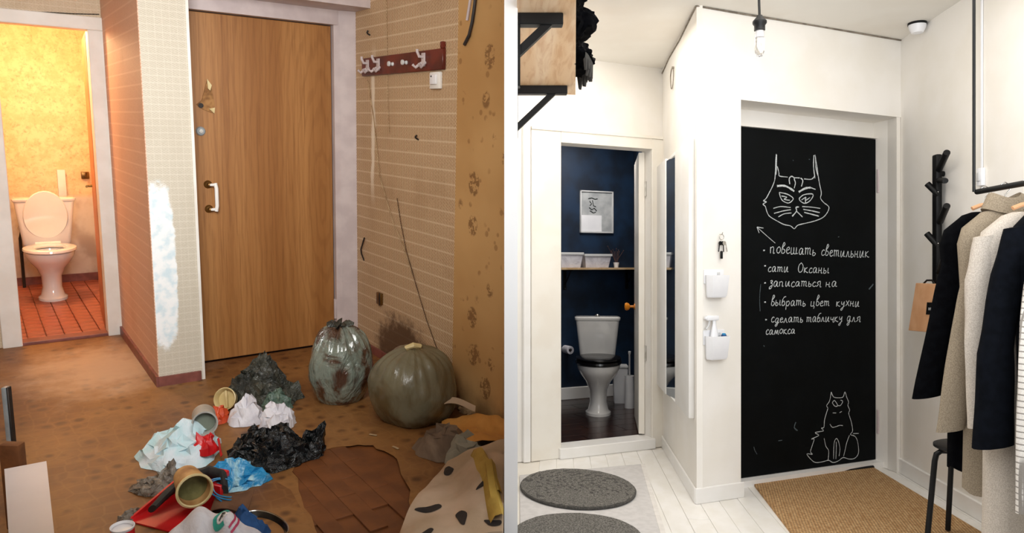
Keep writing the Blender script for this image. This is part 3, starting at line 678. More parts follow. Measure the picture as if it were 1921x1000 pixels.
# dustpan
dp = thing('dustpan', 'bright red plastic dustpan among the rubbish', 'dustpan', spot(284, 1004, .06, .0) @ Rz(-.35) @ Matrix.Scale(1.22, 4))
MB().add([(-.09, -.02, .0), (.11, -.02, 0), (.09, .16, .012), (-.07, .16, .012), (-.09, -.02, .004), (.11, -.02, .004), (.09, .16, .016), (-.07, .16, .016)], [(0, 3, 2, 1), (4, 5, 6, 7), (0, 1, 5, 4), (1, 2, 6, 5), (2, 3, 7, 6), (3, 0, 4, 7)]).build('tray', 'red', dp)
MB().add([(-.09, -.02, 0), (-.075, .165, .012), (-.075, .165, .07), (-.095, -.02, .012), (-.083, -.02, 0), (-.068, .165, .012), (-.068, .165, .07), (-.088, -.02, .012)], [(0, 1, 2, 3), (7, 6, 5, 4), (0, 4, 5, 1), (1, 5, 6, 2), (2, 6, 7, 3), (3, 7, 4, 0)]).build('side_wall', 'red', dp, None, False)
MB().rbox((-.075, .155, .01), (.092, .168, .07), .003, 1).build('back_wall', 'red', dp)
MB().rbox((-.012, .165, .04), (.03, .27, .062), .006, 2).build('handle', 'red', dp)
sk2 = piece('cloth_strap', 'dark grey cloth strap looped over the red dustpan', 'strap', MB().tube([(-.115, -.02, .06), (-.09, .06, .085), (-.05, .15, .10), (.0, .20, .10), (.06, .19, .085), (.09, .13, .06)], [.03, .042, .046, .046, .042, .03], 10, flat=.4), 'dark_rubber', spot(345, 990, .03, .0))
cu = thing('paper_cup', 'brown striped paper cup lying on its side over the dustpan', 'cup', spot(343, 990, .08, .125) @ Rz(.62) @ Rx(math.radians(90)) @ Matrix.Scale(1.2, 4))
MB().lathe([(.036, -.055), (.038, -.055), (.05, .05), (.047, .05), (.036, -.045), (0, -.045)], 30, None, False, False).lathe([(0, -.052), (.036, -.052)], 30, None, False, False).build('wall', 'cup', cu)
MB().lathe([(.05, .046), (.054, .049), (.054, .054), (.049, .056), (.046, .052)], 30, None, False, False).build('rim', 'cream_plastic', cu)
MB().lathe([(0, .02), (.043, .022)], 24, None, False, False).build('dregs', 'cup_in', cu)
ws = thing('folded_garment', 'white folded garment with a round teal emblem, bottom of the rubbish', 'garment', spot(386, 1052, .06))
def wsh(u, v):
    x, y = (u - .5) * .34, (v - .5) * .2
    return (x, y + .03 * math.sin(u * 5), .115 * (1 - (2 * u - 1) ** 4) * (1 - max(0, (2 * v - 1)) ** 3 * .9) * (.35 + .65 * min(1, v * 2.2)) + .012 * math.sin(u * 19 + v * 3))
sheet(34, 20, wsh).build('folded_cloth', 'white_cloth', ws)
def decal(poly, m, name):
    vs = []
    for (a, b) in poly: p = wsh(a, b); vs.append((p[0], p[1], p[2] + .006))
    MB().add(vs, [tuple(range(len(vs)))]).build(name, m, ws, None, False)
def disc(cu, cv, ru, rv, n=24): return [(cu + ru * math.cos(2 * PI * i / n), cv + rv * math.sin(2 * PI * i / n)) for i in range(n)]
def band(cu, cv, r0u, r0v, r1u, r1v, a0, a1, m, name, n=14, lift=.006):
    mb = MB(); vs = []
    for i in range(n):
        a = a0 + (a1 - a0) * i / (n - 1)
        for ru, rv in ((r0u, r0v), (r1u, r1v)):
            p = wsh(cu + ru * math.cos(a), cv + rv * math.sin(a)); vs.append((p[0], p[1], p[2] + lift))
    mb.add(vs, [(2 * i, 2 * i + 1, 2 * i + 3, 2 * i + 2) for i in range(n - 1)]).build(name, m, ws, None, False)
band(.60, .50, .055, .13, .095, .21, PI * .3, PI * 1.75, 'teal', 'emblem_ring')
decal(disc(.60, .50, .05, .12), 'white_plastic', 'emblem_field')
for (u0, u1, v0, v1) in ((.585, .60, .41, .58), (.60, .63, .53, .58), (.60, .625, .45, .49)):
    mbq = MB(); vs = [wsh(a, b) for a, b in ((u0, v0), (u1, v0), (u1, v1), (u0, v1))]
    mbq.add([(p[0], p[1] - .002, p[2] + .0085) for p in vs], [(0, 1, 2, 3)]).build('emblem_mark', 'dark_print', ws, None, False)
for k, du in enumerate((.13, .165)):
    band(.60, .50, du, .05 + du * 1.9, du + .016, .05 + du * 1.9 + .036, -.5, 1.35, 'pink_print', 'stripe')
piece('crumpled_cloth', 'dark blue cloth strip showing beside the white garment', 'cloth', crumple(.095, .06, .08, 6.6, 8, 0.17, 0.90), 'blue_cloth', spot(447, 1016, .05))
cd = MB()
for k in range(3):
    a0 = k * 1.9; cd.tube([(.034 * math.cos(a0 + t * 5.2) + .012 * math.sin(t * 9 + k), .036 * math.sin(a0 + t * 5.2), .045 + .035 * math.sin(t * 4 + k)) for t in arc(26, 0, 1)], .0025, 6)
piece('tangled_twine', 'tangled thin blue cord in front of the blue packet', 'cord', cd, 'sky_plastic', spot(402, 968, .06, .02))
piece('cardboard_scrap', 'brown cardboard scrap right of the blue cord', 'cardboard', sheet(8, 6, lambda u, v: ((u - .5) * .13, (v - .5) * .1, .018 + .03 * v + .012 * math.sin(u * 4 + v * 3))), 'cardboard', spot(430, 968, .04))
piece('plastic_strip', 'narrow red plastic strip between packet and cardboard', 'scrap', MB().rbox((-.05, -.008, 0), (.05, .008, .01), .003, 1), 'red', spot(375, 935, .03, .07) @ Rz(-.75))
tr = thing('shallow_tray', 'glossy black shallow tray at the bottom edge of the rubbish', 'tray', spot(487, 1012, .06) @ Rz(-.72))
MB().lathe([(0, .0), (.075, .0), (.09, .02), (.094, .022), (.096, .018)], 36, Matrix.Diagonal((1.25, .62, 1, 1)), True, False).build('dish', 'black_seat', tr)
MB().tube([(.11 * math.cos(t) * 1.07, .06 * math.sin(t), .022) for t in arc(40, 0, 2 * PI)], .003, 6).build('rim', 'chrome', tr)
sc_px = [(452, 1010), (462, 965), (470, 935), (492, 912), (520, 908), (545, 922), (558, 945), (575, 975), (590, 1010)]
sp = [fl(*p) for p in sc_px]; c0 = sum(sp, Vector()) / len(sp)
o = lino_mesh([p - c0 for p in sp], .0, .003).build('linoleum_scrap', 'lino', None, T(c0.x, c0.y, .0045), False); tag(o, 'rounded offcut of brown linoleum lying at the torn hole', 'offcut')
tn = thing('tin_can', 'red and white tin can at the bottom left of the rubbish', 'can', spot(218, 1045, .05) @ Rz(.4))
MB().lathe([(0, .0), (.035, 0), (.037, .004), (.037, .07), (.035, .075)], 24, None, True, False).build('wall', 'red', tn)
MB().lathe([(.0, .066), (.034, .068), (.0385, .074), (.039, .08), (.0365, .081), (.033, .072)], 24, None, False, False).build('lid', 'white_plastic', tn)
for k, (px, py) in enumerate(((232, 985), (244, 975))): piece('film_crumb', ['small grey film scrap behind the tin can', 'small dark film scrap beside the dustpan corner'][k], 'scrap', crumple(.035, .03, .03, 3 + k, 5, 0.25, 1.20), 'clear_film', spot(px, py, .02))

# bottom right: fabric, paper and plaster crumbs by the floral wall
def drape(u, v):                                   # cream fabric heap, rising to the right
    x, y = (u - .5) * .50, (v - .45) * .62
    e = .10 + .9 * u ** .8
    z = .05 + .20 * e * math.sin(min(1, .12 + v * .9) * PI * .62) + .03 * math.sin(u * 9 + v * 4) * (1 - abs(2 * v - 1)) + .02 * noise.noise(Vector((u * 5, v * 5, 2)))
    xl = x + .12 * (1 - u) * (v ** 1.5) * 1.1
    return (xl, y, z * (1 if u > .06 else u / .06) * (1 if v > .05 else v / .05))
pf = thing('leaf_print_fabric', 'cream fabric with dark leaf print heaped bottom right of the old hallway', 'fabric', spot(868, 1030, .16))
sheet(34, 34, drape).build('fabric', 'leaf_cloth', pf)
def strip(u0, v0, u1, v1, w, m, name, lift):
    mb = MB(); vs = []
    n = 16
    for i in range(n):
        t = i / (n - 1); u, v = u0 + (u1 - u0) * t, v0 + (v1 - v0) * t
        for k, s in enumerate((-1, -.4, .4, 1)):
            p = drape(min(.97, u + s * w), v); vs.append((p[0], p[1], p[2] + lift + (.018 if abs(s) < .9 else -.012)))
    mb.add(vs, [(4 * i + k, 4 * i + k + 1, 4 * i + k + 5, 4 * i + k + 4) for i in range(n - 1) for k in range(3)]).build(name, m, pf)
def px_of(P):
    d = P - CAM; c = Vector((d.dot(rx_), -d.dot(up_), d.dot(fw_))); return 960.5 + 1400 * c.x / c.z, 500 + 1400 * c.y / c.z
def uv_at(px, py):                                 # where on the cloth a photographed mark lies
    best = None
    for i in range(41):
        for j in range(41):
            q = px_of(pf.matrix_world @ Vector(drape(i / 40, j / 40))); e = (q[0] - px) ** 2 + (q[1] - py) ** 2
            if best is None or e < best[0]: best = (e, i / 40, j / 40)
    return best[1:]
for px, py, a, l in ((838, 884, -.9, .045), (803, 958, .25, .05), (866, 975, 1.9, .045), (800, 1000, .6, .03), (905, 905, .4, .03), (925, 985, -.5, .035)):
    u0, v0 = uv_at(px, py); out = []
    for i in range(18):
        t = 2 * PI * i / 18; la, wa = math.cos(t) * l, math.sin(t) * l * .38 * (1 + .35 * math.cos(t)) * (1 + .18 * math.sin(3 * t))
        uu = u0 + (la * math.cos(a) - wa * math.sin(a)) / .5; vv = v0 + (la * math.sin(a) + wa * math.cos(a)) / .62
        p = drape(min(.99, max(.01, uu)), min(.99, max(.01, vv))); out.append((p[0], p[1], p[2] + .005))
    c = drape(u0, v0); MB().add([(c[0], c[1], c[2] + .006)] + out, [(0, k + 1, (k + 1) % 18 + 1) for k in range(18)]).build('leaf_print', 'leaf_print', pf, None, False)
strip(.42, .88, .70, .30, .07, 'yellow_cloth', 'yellow_fold', .006)
strip(.62, .50, .74, .12, .06, 'yellow_cloth', 'yellow_fold', .012)
strip(.84, .86, .90, .10, .12, 'grey_cloth', 'grey_fold', .004)
MB().prism([(0, 0), (.05, -.02), (.075, .05), (.03, .075), (.005, .04)], 0, .006).build('dark_tag', 'dark_wire', pf, None, False).matrix_local = T(*drape(.88, .55)) @ T(-.03, -.02, .03) @ Rx(.6)
def ypaper(u, v):
    x, y = (u - .5) * .34, (v - .5) * .36
    return (x + .05 * (1 - v) * (u - .3), y - .07 * u, .02 + .05 * math.sin(u * 3.1) * (1 - v * .4) + .02 * math.sin(v * 6 + u * 2) + .01 * noise.noise(Vector((u * 7, v * 7, 1))))
piece('torn_wallpaper', 'ochre torn wallpaper sheet at the foot of the floral wall', 'wallpaper scrap', sheet(24, 22, ypaper), 'yellow_paper', spot(895, 862, .20, .005) @ Rz(.12))
piece('torn_wallpaper', 'grey-brown curled paper in front of the olive bag', 'wallpaper scrap', crumple(.15, .14, .11, 2.4, 7, 0.15, 0.75), 'grey_paper', spot(832, 868, .13))
piece('torn_wallpaper', 'pale pinkish paper strip bridging the ochre and grey scraps', 'wallpaper scrap', sheet(12, 5, lambda u, v: ((u - .5) * .2, (v - .5) * .05 + .02 * math.sin(u * 3), .03 + .02 * math.sin(u * 4) + v * .01)), 'leaf_cloth', spot(852, 806, .02, .075))
piece('rag', 'greyish rag tucked behind the leaf print fabric', 'rag', crumple(.13, .09, .11, 7.2, 7, 0.15, 0.75), 'grey_cloth', spot(880, 872, .06, .0))
cb = MB()
for i in range(60):
    x = rnd.uniform(1.2, 1.62); s = rnd.uniform(.006, .02)
    z0 = max(.0, rnd.gauss(.02, .03)); y = -.012 - rnd.uniform(.005, .05)
    if z0 < .01: z0 = 0
    q = blob(s, s, s * 1.4, i, .5, 6, 8, 5, .5); cb.add(q.v, q.f, WR @ T(x, y, z0 if z0 < .01 else 0) )
o = cb.build('plaster_rubble', 'beige_crumb', None, FL); o['kind'] = 'stuff'; tag(o, 'crumbled plaster and paper bits along the foot of the floral wall', 'rubble')
for (px, py, lab) in ((587, 826, 'small pale crumb alone on the bare brown floor'), (700, 818, 'pale splinter on the floor in front of the olive bag'), (742, 842, 'long pale splinter on the floor near the curled paper')):
    piece('paper_crumb', lab, 'scrap', MB().rbox((-.02, -.006, 0), (.02, .006, .004), .0015, 1), 'beige_crumb', spot(px, py) @ Rz(rnd.uniform(-.8, .8)))

# bottom left: white cabinet top, brown block, steel leg
a, b, c_, d_ = fl(105, 1030, .30), fl(87, 865, .30), fl(8, 880, .30), fl(18, 1030, .30)
cb0 = (a + b + c_ + d_) / 4
wc = thing('low_cabinet', 'low white cabinet with a pale laminate top, bottom left', 'cabinet', T(cb0.x, cb0.y, 0))
P4 = [(p.x - cb0.x, p.y - cb0.y) for p in (a, b, c_, d_)]
MB().prism(P4, .285, .30).build('top', 'white_board', wc, None, False)
MB().prism([(p[0] * .97, p[1] * .97) for p in P4], .0, .285).build('body', 'old_white', wc, None, False)
p = fl(26, 868, .27); bl = thing('wooden_block', 'small brown wooden block behind the white cabinet', 'block', T(p.x - .0, p.y + .06, 0) @ VZ)
MB().rbox((-.034, -.02, 0), (.034, .02, .318), .004).build('block', 'brown_block', bl)
p = fl(15, 800, .2); lg = thing('steel_post', 'grey steel post standing at the far left edge', 'post', T(p.x + .012, p.y + .05, 0) @ VZ)
MB().rbox((-.018, -.015, 0), (.0, .015, .35), .003).build('post', 'steel_grey', lg)
MB().rbox((0, -.012, 0), (.008, .012, .35), .002, 1).build('edge_strip', 'dark_wire', lg)

# ================================================================== PARTITION between the two hallways
D0 = 2.6
struct('wall_middle', MB().box((-.01036 * D0, D0, -2.2), (.0075 * D0, 5.4, 2.6)), 'partition', FR)

# ================================================================== NEW HALLWAY (right)
u = Vector((.9186, .3952)); w = Vector((.06, .998)); nrm = Vector((-.3952, .9186))
C1, C2, C3 = Vector((.934, 3.775)), Vector((2.266, 4.348)), Vector((1.007, 4.99)); HC = 2.521
DW = frame(FR, C1, u)                              # wall with the black door
RW = frame(FR, C2, -w)                             # right wall
PW = frame(FR, C3, -w)                             # left face of the pier
TW = frame(FR, C3, u)                              # wall with the toilet door, x is negative to the left
Vf = lambda F, px, py: fl(px, py, 0, F)
# floor: painted planks
pts2 = [(.02, 2.2), (2.6, 2.2), (2.6, 3.0), (C2.x + .08, C2.y), (C2 + nrm * .3).to_tuple(), (C1 + nrm * .3).to_tuple(), (C3 + u * .05).to_tuple(), (C3 - u * 1.1).to_tuple(), (.02, 4.5)]
fr = struct('floor', MB().prism([(.0, 2.2), (2.5, 2.2), (2.36, 4.7), (.99, 5.1), (.0, 4.75)], -.05, -.004), 'cream_gloss', FR)
pk = None; wd = Rz(math.atan2(-w.x, w.y))
for i in range(24):
    xx = .03 + i * .104; cut = (2.7, 3.55, 3.1, 4.05, 3.35, 4.4)[i % 6]
    yend = 4.62 if xx < .99 + .0 else 4.9
    for (ya, yb) in ((2.25, cut), (cut, 4.9)):
        if xx > 2.4: continue
        x1 = xx + (ya - 2.25) * .06
        ln = yb - ya - .002
        if pk is None:
            pk = MB().rbox((0, 0, -.004), (.1022, 1, 0), .0012, 1).build('plank', 'white_plank', fr, None, False); pk.matrix_local = T(x1, ya, 0) @ wd @ Matrix.Diagonal((1, ln, 1, 1))
        else: copy_part(pk, fr, T(x1, ya, rnd.uniform(-.0006, .0004)) @ wd @ Matrix.Diagonal((1, ln, 1, 1)))
# ceiling and walls
struct('ceiling', MB().prism([(.0, 2.2), (2.5, 2.2), (2.38, 4.6), (1.1, 5.3), (.0, 5.3)], HC, HC + .05), 'white_ceiling', FR)
SN = Vector((.9186 * .06 + .3952 * .998, -.3952 * .06 + .9186 * .998))  # w along (u, n)
sL, zT = on(DW, 1390, 187); sR, _ = on(DW, 1685, 222); SR = (C2 - C1).length
struct('wall_door_left', MB().prism([(0, 0), (sL, 0), (sL, .3), (.3 * SN.x / SN.y, .3)], 0, HC), 'white_wall', DW)
struct('wall_door_top', MB().box((sL, 0, zT), (SR, .3, HC)), 'white_wall', DW)
struct('wall_new_right', MB().box((-.06, 0, -.02), (2.2, .08, HC)), 'white_wall', RW)
PL = (C3 - C1).length
struct('wall_pier_face', MB().box((-.02, 0, 0), (PL - .001, .03, HC)), 'white_wall', PW)
# corridor wall with the toilet opening
t0, zt = on(TW, 1050, 268); t1, _ = on(TW, 1220, 280)
TL = -1.06
struct('wall_corridor', MB().box((TL, 0, 0), (t0 - .0, .10, HC)).box((t0, 0, zt), (t1, .10, HC)).box((t1, 0, 0), (.05, .10, HC)), 'white_wall', TW)
_, zh = on(TW, 1050, 244)
struct('trim_10', MB().box((on(TW, 994, 400)[0], -.03, zh - .012), (-.003, 0, zh + .006)).box((t0 - .0, -.022, zt - .0), (t1 + .0, 0, zh - .012)), 'cream_gloss', TW)
struct('trim_11', MB().rbox((on(TW, 994, 400)[0], -.022, 0), (t0, 0, zh - .012), .003, 1), 'cream_gloss', TW)
struct('trim_12', MB().rbox((t1, -.022, 0), (-.004, 0, zh - .012), .003, 1), 'cream_gloss', TW)
struct('trim_13', MB().rbox((TL + .03, -.03, 0), (on(TW, 992, 400)[0], 0, zh + .006), .003, 1), 'white_gloss', TW)
_, zs = on(TW, 1050, 839)
struct('trim_14', MB().rbox((t0 - .02, -.05, 0), (t1 + .01, .10, zs + .002), .004, 1), 'white_gloss', TW)
# toilet room behind it
DB = 1.5; wl = Vector((nrm.dot(w), u.dot(w)))      # w expressed along (u, n)
floT = struct('floor_new_toilet', MB().prism([(-1.2, .10), (.2, .10), (.9, 1.55), (-.6, 1.55)], .0, zs - .02), 'dark_tile', TW)
db = None
for i in range(9):
    for j in range(2):
        y = .105 + i * .165; x = -1.1 + .46 * i * .165 + j * .62 + (.3 if i % 2 else 0)
        if db is None: db = MB().rbox((0, 0, zs - .02), (.617, .162, zs - .004), .0012, 1).build('floor_board', 'dark_tile', floT, None, False); db.matrix_local = T(x, y, 0)
        else: copy_part(db, floT, T(x, y, 0))
struct('wall_navy_back', MB().box((-1.3, DB, 0), (1.2, DB + .05, 2.45)), 'navy', TW)
SN = Vector((.9186 * .06 + .3952 * .998, -.3952 * .06 + .9186 * .998))  # w in TW coordinates (x along u, y along n)
rx1, ry1 = t1 + .12, .10
struct('wall_navy_right', MB().prism([(rx1, ry1), (rx1 + SN.x * 1.56, ry1 + SN.y * 1.56), (rx1 + SN.x * 1.56 + .06, ry1 + SN.y * 1.56), (rx1 + .06, ry1)], 0, 2.45), 'navy', TW)
lx1 = t0 - .12
struct('wall_navy_left', MB().prism([(lx1, ry1), (lx1 + SN.x * 1.56, ry1 + SN.y * 1.56), (lx1 + SN.x * 1.56 - .06, ry1 + SN.y * 1.56), (lx1 - .06, ry1)], 0, 2.45), 'navy', TW)
struct('ceiling_new_toilet', MB().box((-1.3, .1, 2.42), (1.2, 1.55, 2.46)), 'white_ceiling', TW)
struct('baseboard_new_toilet', MB().rbox((-1.0, DB - .02, zs - .004), (.9, DB, zs + .10), .004, 1), 'white_gloss', TW)
# toilet door leaf, open inwards along the right wall
LF = TW @ T(t1 - .012, .06, 0) @ Rz(math.atan2(-SN.x, SN.y) - .055)
d3 = thing('door_3', 'white toilet door standing open inwards', 'door', LF); d3['kind'] = 'structure'; del d3['category']
MB().rbox((-.034, 0, zs + .012), (.006, .60, zt - .012), .002, 1).build('door_leaf', 'cream_gloss', d3)
for z in (.62, 1.72): MB().tube([(.012, -.006, z - .05), (.012, -.006, z + .05)], .007, 8).build('hinge', 'chrome', d3)
zk = 1.2 - 76 * 5.45 / 1400
MB().lathe([(0, 0), (.022, 0), (.022, .006), (.009, .01), (.009, .035), (.024, .045), (.03, .06), (.024, .074), (0, .078)], 20, T(-.034, .50, zk) @ Ry(-PI / 2)).build('knob', 'orange_knob', d3)
struct('trim_15', MB().box((t1 + .002, .0, zs), (t1 + .02, .1, zt)), 'cream_gloss', TW)
# contents of the toilet room
def twp(px, py, F=FR): return fl(px, py, 0, F)
zf = zs - .004
yb = 1.2 + 0
pt = fl(1122, 783, zf, FR)
ang = math.atan2(-w.x, w.y)
toilet('toilet', 'white toilet with black seat against the navy wall', FR @ T(pt.x + .006, pt.y + .02, zf) @ Rz(ang - .03), .335, None, 1, False, 'black_seat', (.40, .735))
# framed picture
x0, z1 = on(TW, 1087, 357, DB); x1, z0 = on(TW, 1149, 438, DB)
pc = thing('framed_picture', 'small pale framed sketch on the navy wall', 'picture', TW @ T((x0 + x1) / 2, DB, (z0 + z1) / 2) @ Rz(0))
hw, hh = (x1 - x0) / 2, (z1 - z0) / 2
MB().rbox((-hw, -.02, hh - .012), (hw, 0, hh), .002, 1).rbox((-hw, -.02, -hh), (hw, 0, -hh + .012), .002, 1).rbox((-hw, -.02, -hh), (-hw + .012, 0, hh), .002, 1).rbox((hw - .012, -.02, -hh), (hw, 0, hh), .002, 1).build('frame', 'grey_plastic', pc)
MB().box((-hw + .01, -.008, -hh + .01), (hw - .01, -.003, hh - .01)).build('print', plain('grey_print', '9b9ea0', 'b9bbbb', 9, .8), pc, None, False)
MB().box((-hw + .014, -.0095, -hh + .014), (hw * .30, -.008, -hh * .16)).build('painted_reflection', 'white_plastic', pc, None, False)  # white rectangle painted in as the bright reflection on the glass
sk3 = MB()
for pts in ([(-.5, .62), (-.3, .66), (-.1, .6), (.05, .63)], [(-.42, .5), (-.3, .38), (-.4, .3)], [(-.25, .55), (-.2, .3), (-.05, .25)], [(-.45, .2), (-.3, .1), (-.15, .18), (0, .05)], [(-.4, .05), (-.2, -.05), (-.05, .0)]):
    sk3.tube([(a * hw, -.0095, b * hh) for a, b in pts], .004, 5)
sk3.build('sketch_lines', 'dark_print', pc)
# shelf, baskets, pot, roll, brush, bin
x0, zsf = on(TW, 1050, 500, DB - .09); x1, _ = on(TW, 1204, 500, DB - .09)
sh = thing('wall_shelf', 'wooden shelf on two dark brackets above the navy toilet', 'shelf', TW @ T((x0 + x1) / 2, DB, 0))
hw = (x1 - x0) / 2 + .03; zsf = 1.19
MB().rbox((-hw, -.18, zsf - .018), (hw, 0, zsf), .002, 1).build('board', 'shelf_wood', sh)
for px in (1059, 1175):
    x, _ = on(TW, px, 520, DB); x -= (x0 + x1) / 2
    MB().rbox((x - .014, -.012, zsf - .19), (x + .014, 0, zsf - .018), .002, 1).rbox((x - .012, -.15, zsf - .026), (x + .012, 0, zsf - .018), .002, 1).tube([(x, -.006, zsf - .15), (x, -.12, zsf - .026)], .006, 6).build('bracket', 'black_metal', sh)
    MB().lathe([(0, 0), (.005, 0), (.004, .003), (0, .003)], 8, T(x, -.012, zsf - .175) @ Rx(PI / 2)).build('screw', 'chrome', sh)
for k, (pa, pb, ph) in enumerate(((1048, 1090, 474), (1093, 1143, 477))):
    xa, zz = on(TW, pa, ph, DB - .12); xb, _ = on(TW, pb, ph, DB - .12)
    xm = (xa + xb) / 2; h = zz - zsf; W2 = (xb - xa) / 2
    bk = thing('storage_basket', ['white fabric basket at the left end of the navy room shelf', 'white fabric basket in the middle of the navy room shelf'][k], 'basket', TW @ T(xm, DB - .085, zsf + .001), 'baskets on the toilet shelf')
    mb = MB(); R_ = lambda a, b, z: [(-a, -b, z), (a, -b, z), (a, b, z), (-a, b, z)]
    mb.loft([R_(W2 * .84, .055, 0), R_(W2, .075, h), R_(W2 - .006, .069, h), R_(W2 * .84 - .006, .05, .006)]).build('body', 'white_cloth', bk, None, False)
    MB().loft([R_(W2 + .004, .079, h - .016), R_(W2 + .004, .079, h + .002), R_(W2 - .004, .07, h + .002)], False, False).build('folded_rim', 'grey_plastic', bk, None, False)
x, _ = on(TW, 1156, 490, DB - .08)
po = thing('dried_flowers', 'tiny white pot with dark dried stems on the navy room shelf', 'plant', TW @ T(x, DB - .08, zsf + .001))
MB().lathe([(0, 0), (.018, 0), (.026, .045), (.023, .045), (.017, .01), (0, .01)], 16).build('pot', 'white_plastic', po)
st = MB()
for k in range(9):
    a = 2 * PI * k / 9; l = rnd.uniform(.09, .15); q = rnd.uniform(.25, .6)
    st.tube([(0, 0, .02), (math.cos(a) * .02, math.sin(a) * .02, .08), (math.cos(a) * l * q, math.sin(a) * l * q, .04 + l)], .0016, 5)
    st.lathe([(0, -.006), (.005, 0), (0, .006)], 6, T(math.cos(a) * l * q, math.sin(a) * l * q, .04 + l))
st.build('stems', 'dry_stem', po)
x, z = on(TW, 1065, 656, DB - .05)
tp = thing('toilet_roll', 'white toilet roll on the navy wall left of the toilet', 'toilet roll', TW @ T(x, DB, z))
MB().lathe([(.016, -.1), (.032, -.1), (.034, -.098), (.034, -.002), (.032, 0), (.016, 0), (.016, -.1)], 24, Rx(-PI / 2), False, False).build('roll', 'white_cloth', tp)
MB().lathe([(0, -.108), (.008, -.108), (.008, 0), (0, 0)], 12, Rx(-PI / 2)).build('holder_pin', 'dark_wire', tp)
p = fl(1181, 765, zf, FR)
br = thing('toilet_brush', 'white toilet brush in its tall holder right of the toilet', 'toilet brush', FR @ T(p.x, p.y, zf))
MB().lathe([(0, 0), (.04, 0), (.04, .005), (.036, .26), (.032, .26), (.034, .01), (0, .01)], 20).build('holder', 'white_plastic', br)
MB().lathe([(0, .05), (.008, .05), (.008, .43), (.011, .435), (.011, .455), (0, .457)], 12).build('brush_handle', 'white_plastic', br)
p = fl(1165, 757, zf, FR)
bn = thing('waste_bin', 'small white waste bin half hidden between toilet and brush', 'bin', FR @ T(p.x, p.y + .06, zf) @ Rz(ang))
MB().loft([[(a * sx, b * sy, z) for a, b in ((-1, -1), (1, -1), (1, 1), (-1, 1))] for sx, sy, z in ((.05, .06, 0), (.06, .07, .29), (.056, .066, .29), (.046, .056, .01))]).build('bin_body', 'white_plastic', bn, None, False)
MB().rbox((-.063, -.073, .292), (.063, .073, .312), .004).build('lid', 'grey_plastic', bn)

# black chalkboard door
DD = .17
x0, zt2 = on(DW, 1390, 238, DD); x1, _ = on(DW, 1643, 262, DD); _, zb2 = on(DW, 1640, 862, DD)
d4 = thing('door_4', 'black chalkboard front door with chalk drawings and a list', 'door', DW @ T((x0 + x1) / 2, DD, 0)); d4['kind'] = 'structure'; del d4['category']
X0 = (x0 + x1) / 2
MB().rbox((x0 - .06 - X0, 0, zb2), (x1 - X0, .045, zt2), .002, 1).build('door_leaf', 'chalkboard', d4)
for py in (340, 790):
    x, z = on(DW, 1644, py, DD); MB().tube([(x - X0 + .004, -.012, z - .07), (x - X0 + .004, -.012, z + .07)], .011, 10).build('hinge', 'lilac_white', d4)
struct('trim_16', MB().box((sL, DD - .01, zt2 + .004), (SR, .3, zt)).box((sL, DD + .02, zt2 + .004), (SR, .3, HC - .02)), 'white_wall', DW)
struct('trim_17', MB().prism([(x1 + .006, DD + .08), (x1 + .006, DD - .015), (x1 + .025, DD - .02), (SR - .03, .004), (SR, .004), (SR, DD + .08)], 0, zT + .01), 'white_wall', DW)
struct('trim_18', MB().box((sL, DD - .05, 0), (x1 + .03, .3, zb2 - .003)), 'white_gloss', DW)
struct('wall_behind_door', MB().box((sL - .1, .24, 0), (SR, .3, zT)), 'white_wall', DW)

def dpx(px, py):
    x, z = on(DW, px, py, DD); return x - X0, z
def ribbon(mb, pts, r):                            # one chalk stroke, a thin raised bead on the door
    P = [dpx(*p) for p in pts]; Q = [P[0]]
    for p in P[1:]:
        if math.hypot(p[0] - Q[-1][0], p[1] - Q[-1][1]) > 1e-4: Q.append(p)
    if len(Q) < 2: Q.append((Q[0][0] + .004, Q[0][1]))
    vs = []
    for i, p in enumerate(Q):
        a, b = Q[max(0, i - 1)], Q[min(len(Q) - 1, i + 1)]; tx, tz = b[0] - a[0], b[1] - a[1]; l = math.hypot(tx, tz) or 1
        nx, nz = -tz / l * r, tx / l * r; k = rnd.uniform(.75, 1.15)
        vs += [(p[0] + nx * k, -.0004, p[1] + nz * k), (p[0], -.0016, p[1]), (p[0] - nx * k, -.0004, p[1] - nz * k)]
    mb.add(vs, [(3 * i + k, 3 * i + k + 1, 3 * i + k + 4, 3 * i + k + 3) for i in range(len(Q) - 1) for k in (0, 1)])
def sm(pts, n=4):                                  # Catmull-Rom through the points
    out = []
    for i in range(len(pts) - 1):
        p0, p1, p2, p3 = pts[max(i - 1, 0)], pts[i], pts[i + 1], pts[min(i + 2, len(pts) - 1)]
        for k in range(n):
            t = k / n; out.append(tuple(.5 * (2 * p1[a] + (p2[a] - p0[a]) * t + (2 * p0[a] - 5 * p1[a] + 4 * p2[a] - p3[a]) * t * t + (3 * p1[a] - p0[a] - 3 * p2[a] + p3[a]) * t ** 3) for a in (0, 1)))
    return out + [pts[-1]]
def draw(name, strokes, ox, oy, sc, r, label, m='chalk', curve=True):
    mb = MB()
    for s in strokes:
        k = 1.0
        if isinstance(s[0], (int, float)): k, s = s[0], s[1:]
        pts = [(ox + a / sc, oy + b / sc) for a, b in s]
        ribbon(mb, sm(pts) if curve and len(pts) > 2 else pts, r * k)
    o = mb.build(name, m, d4, None, False); o['label'] = label
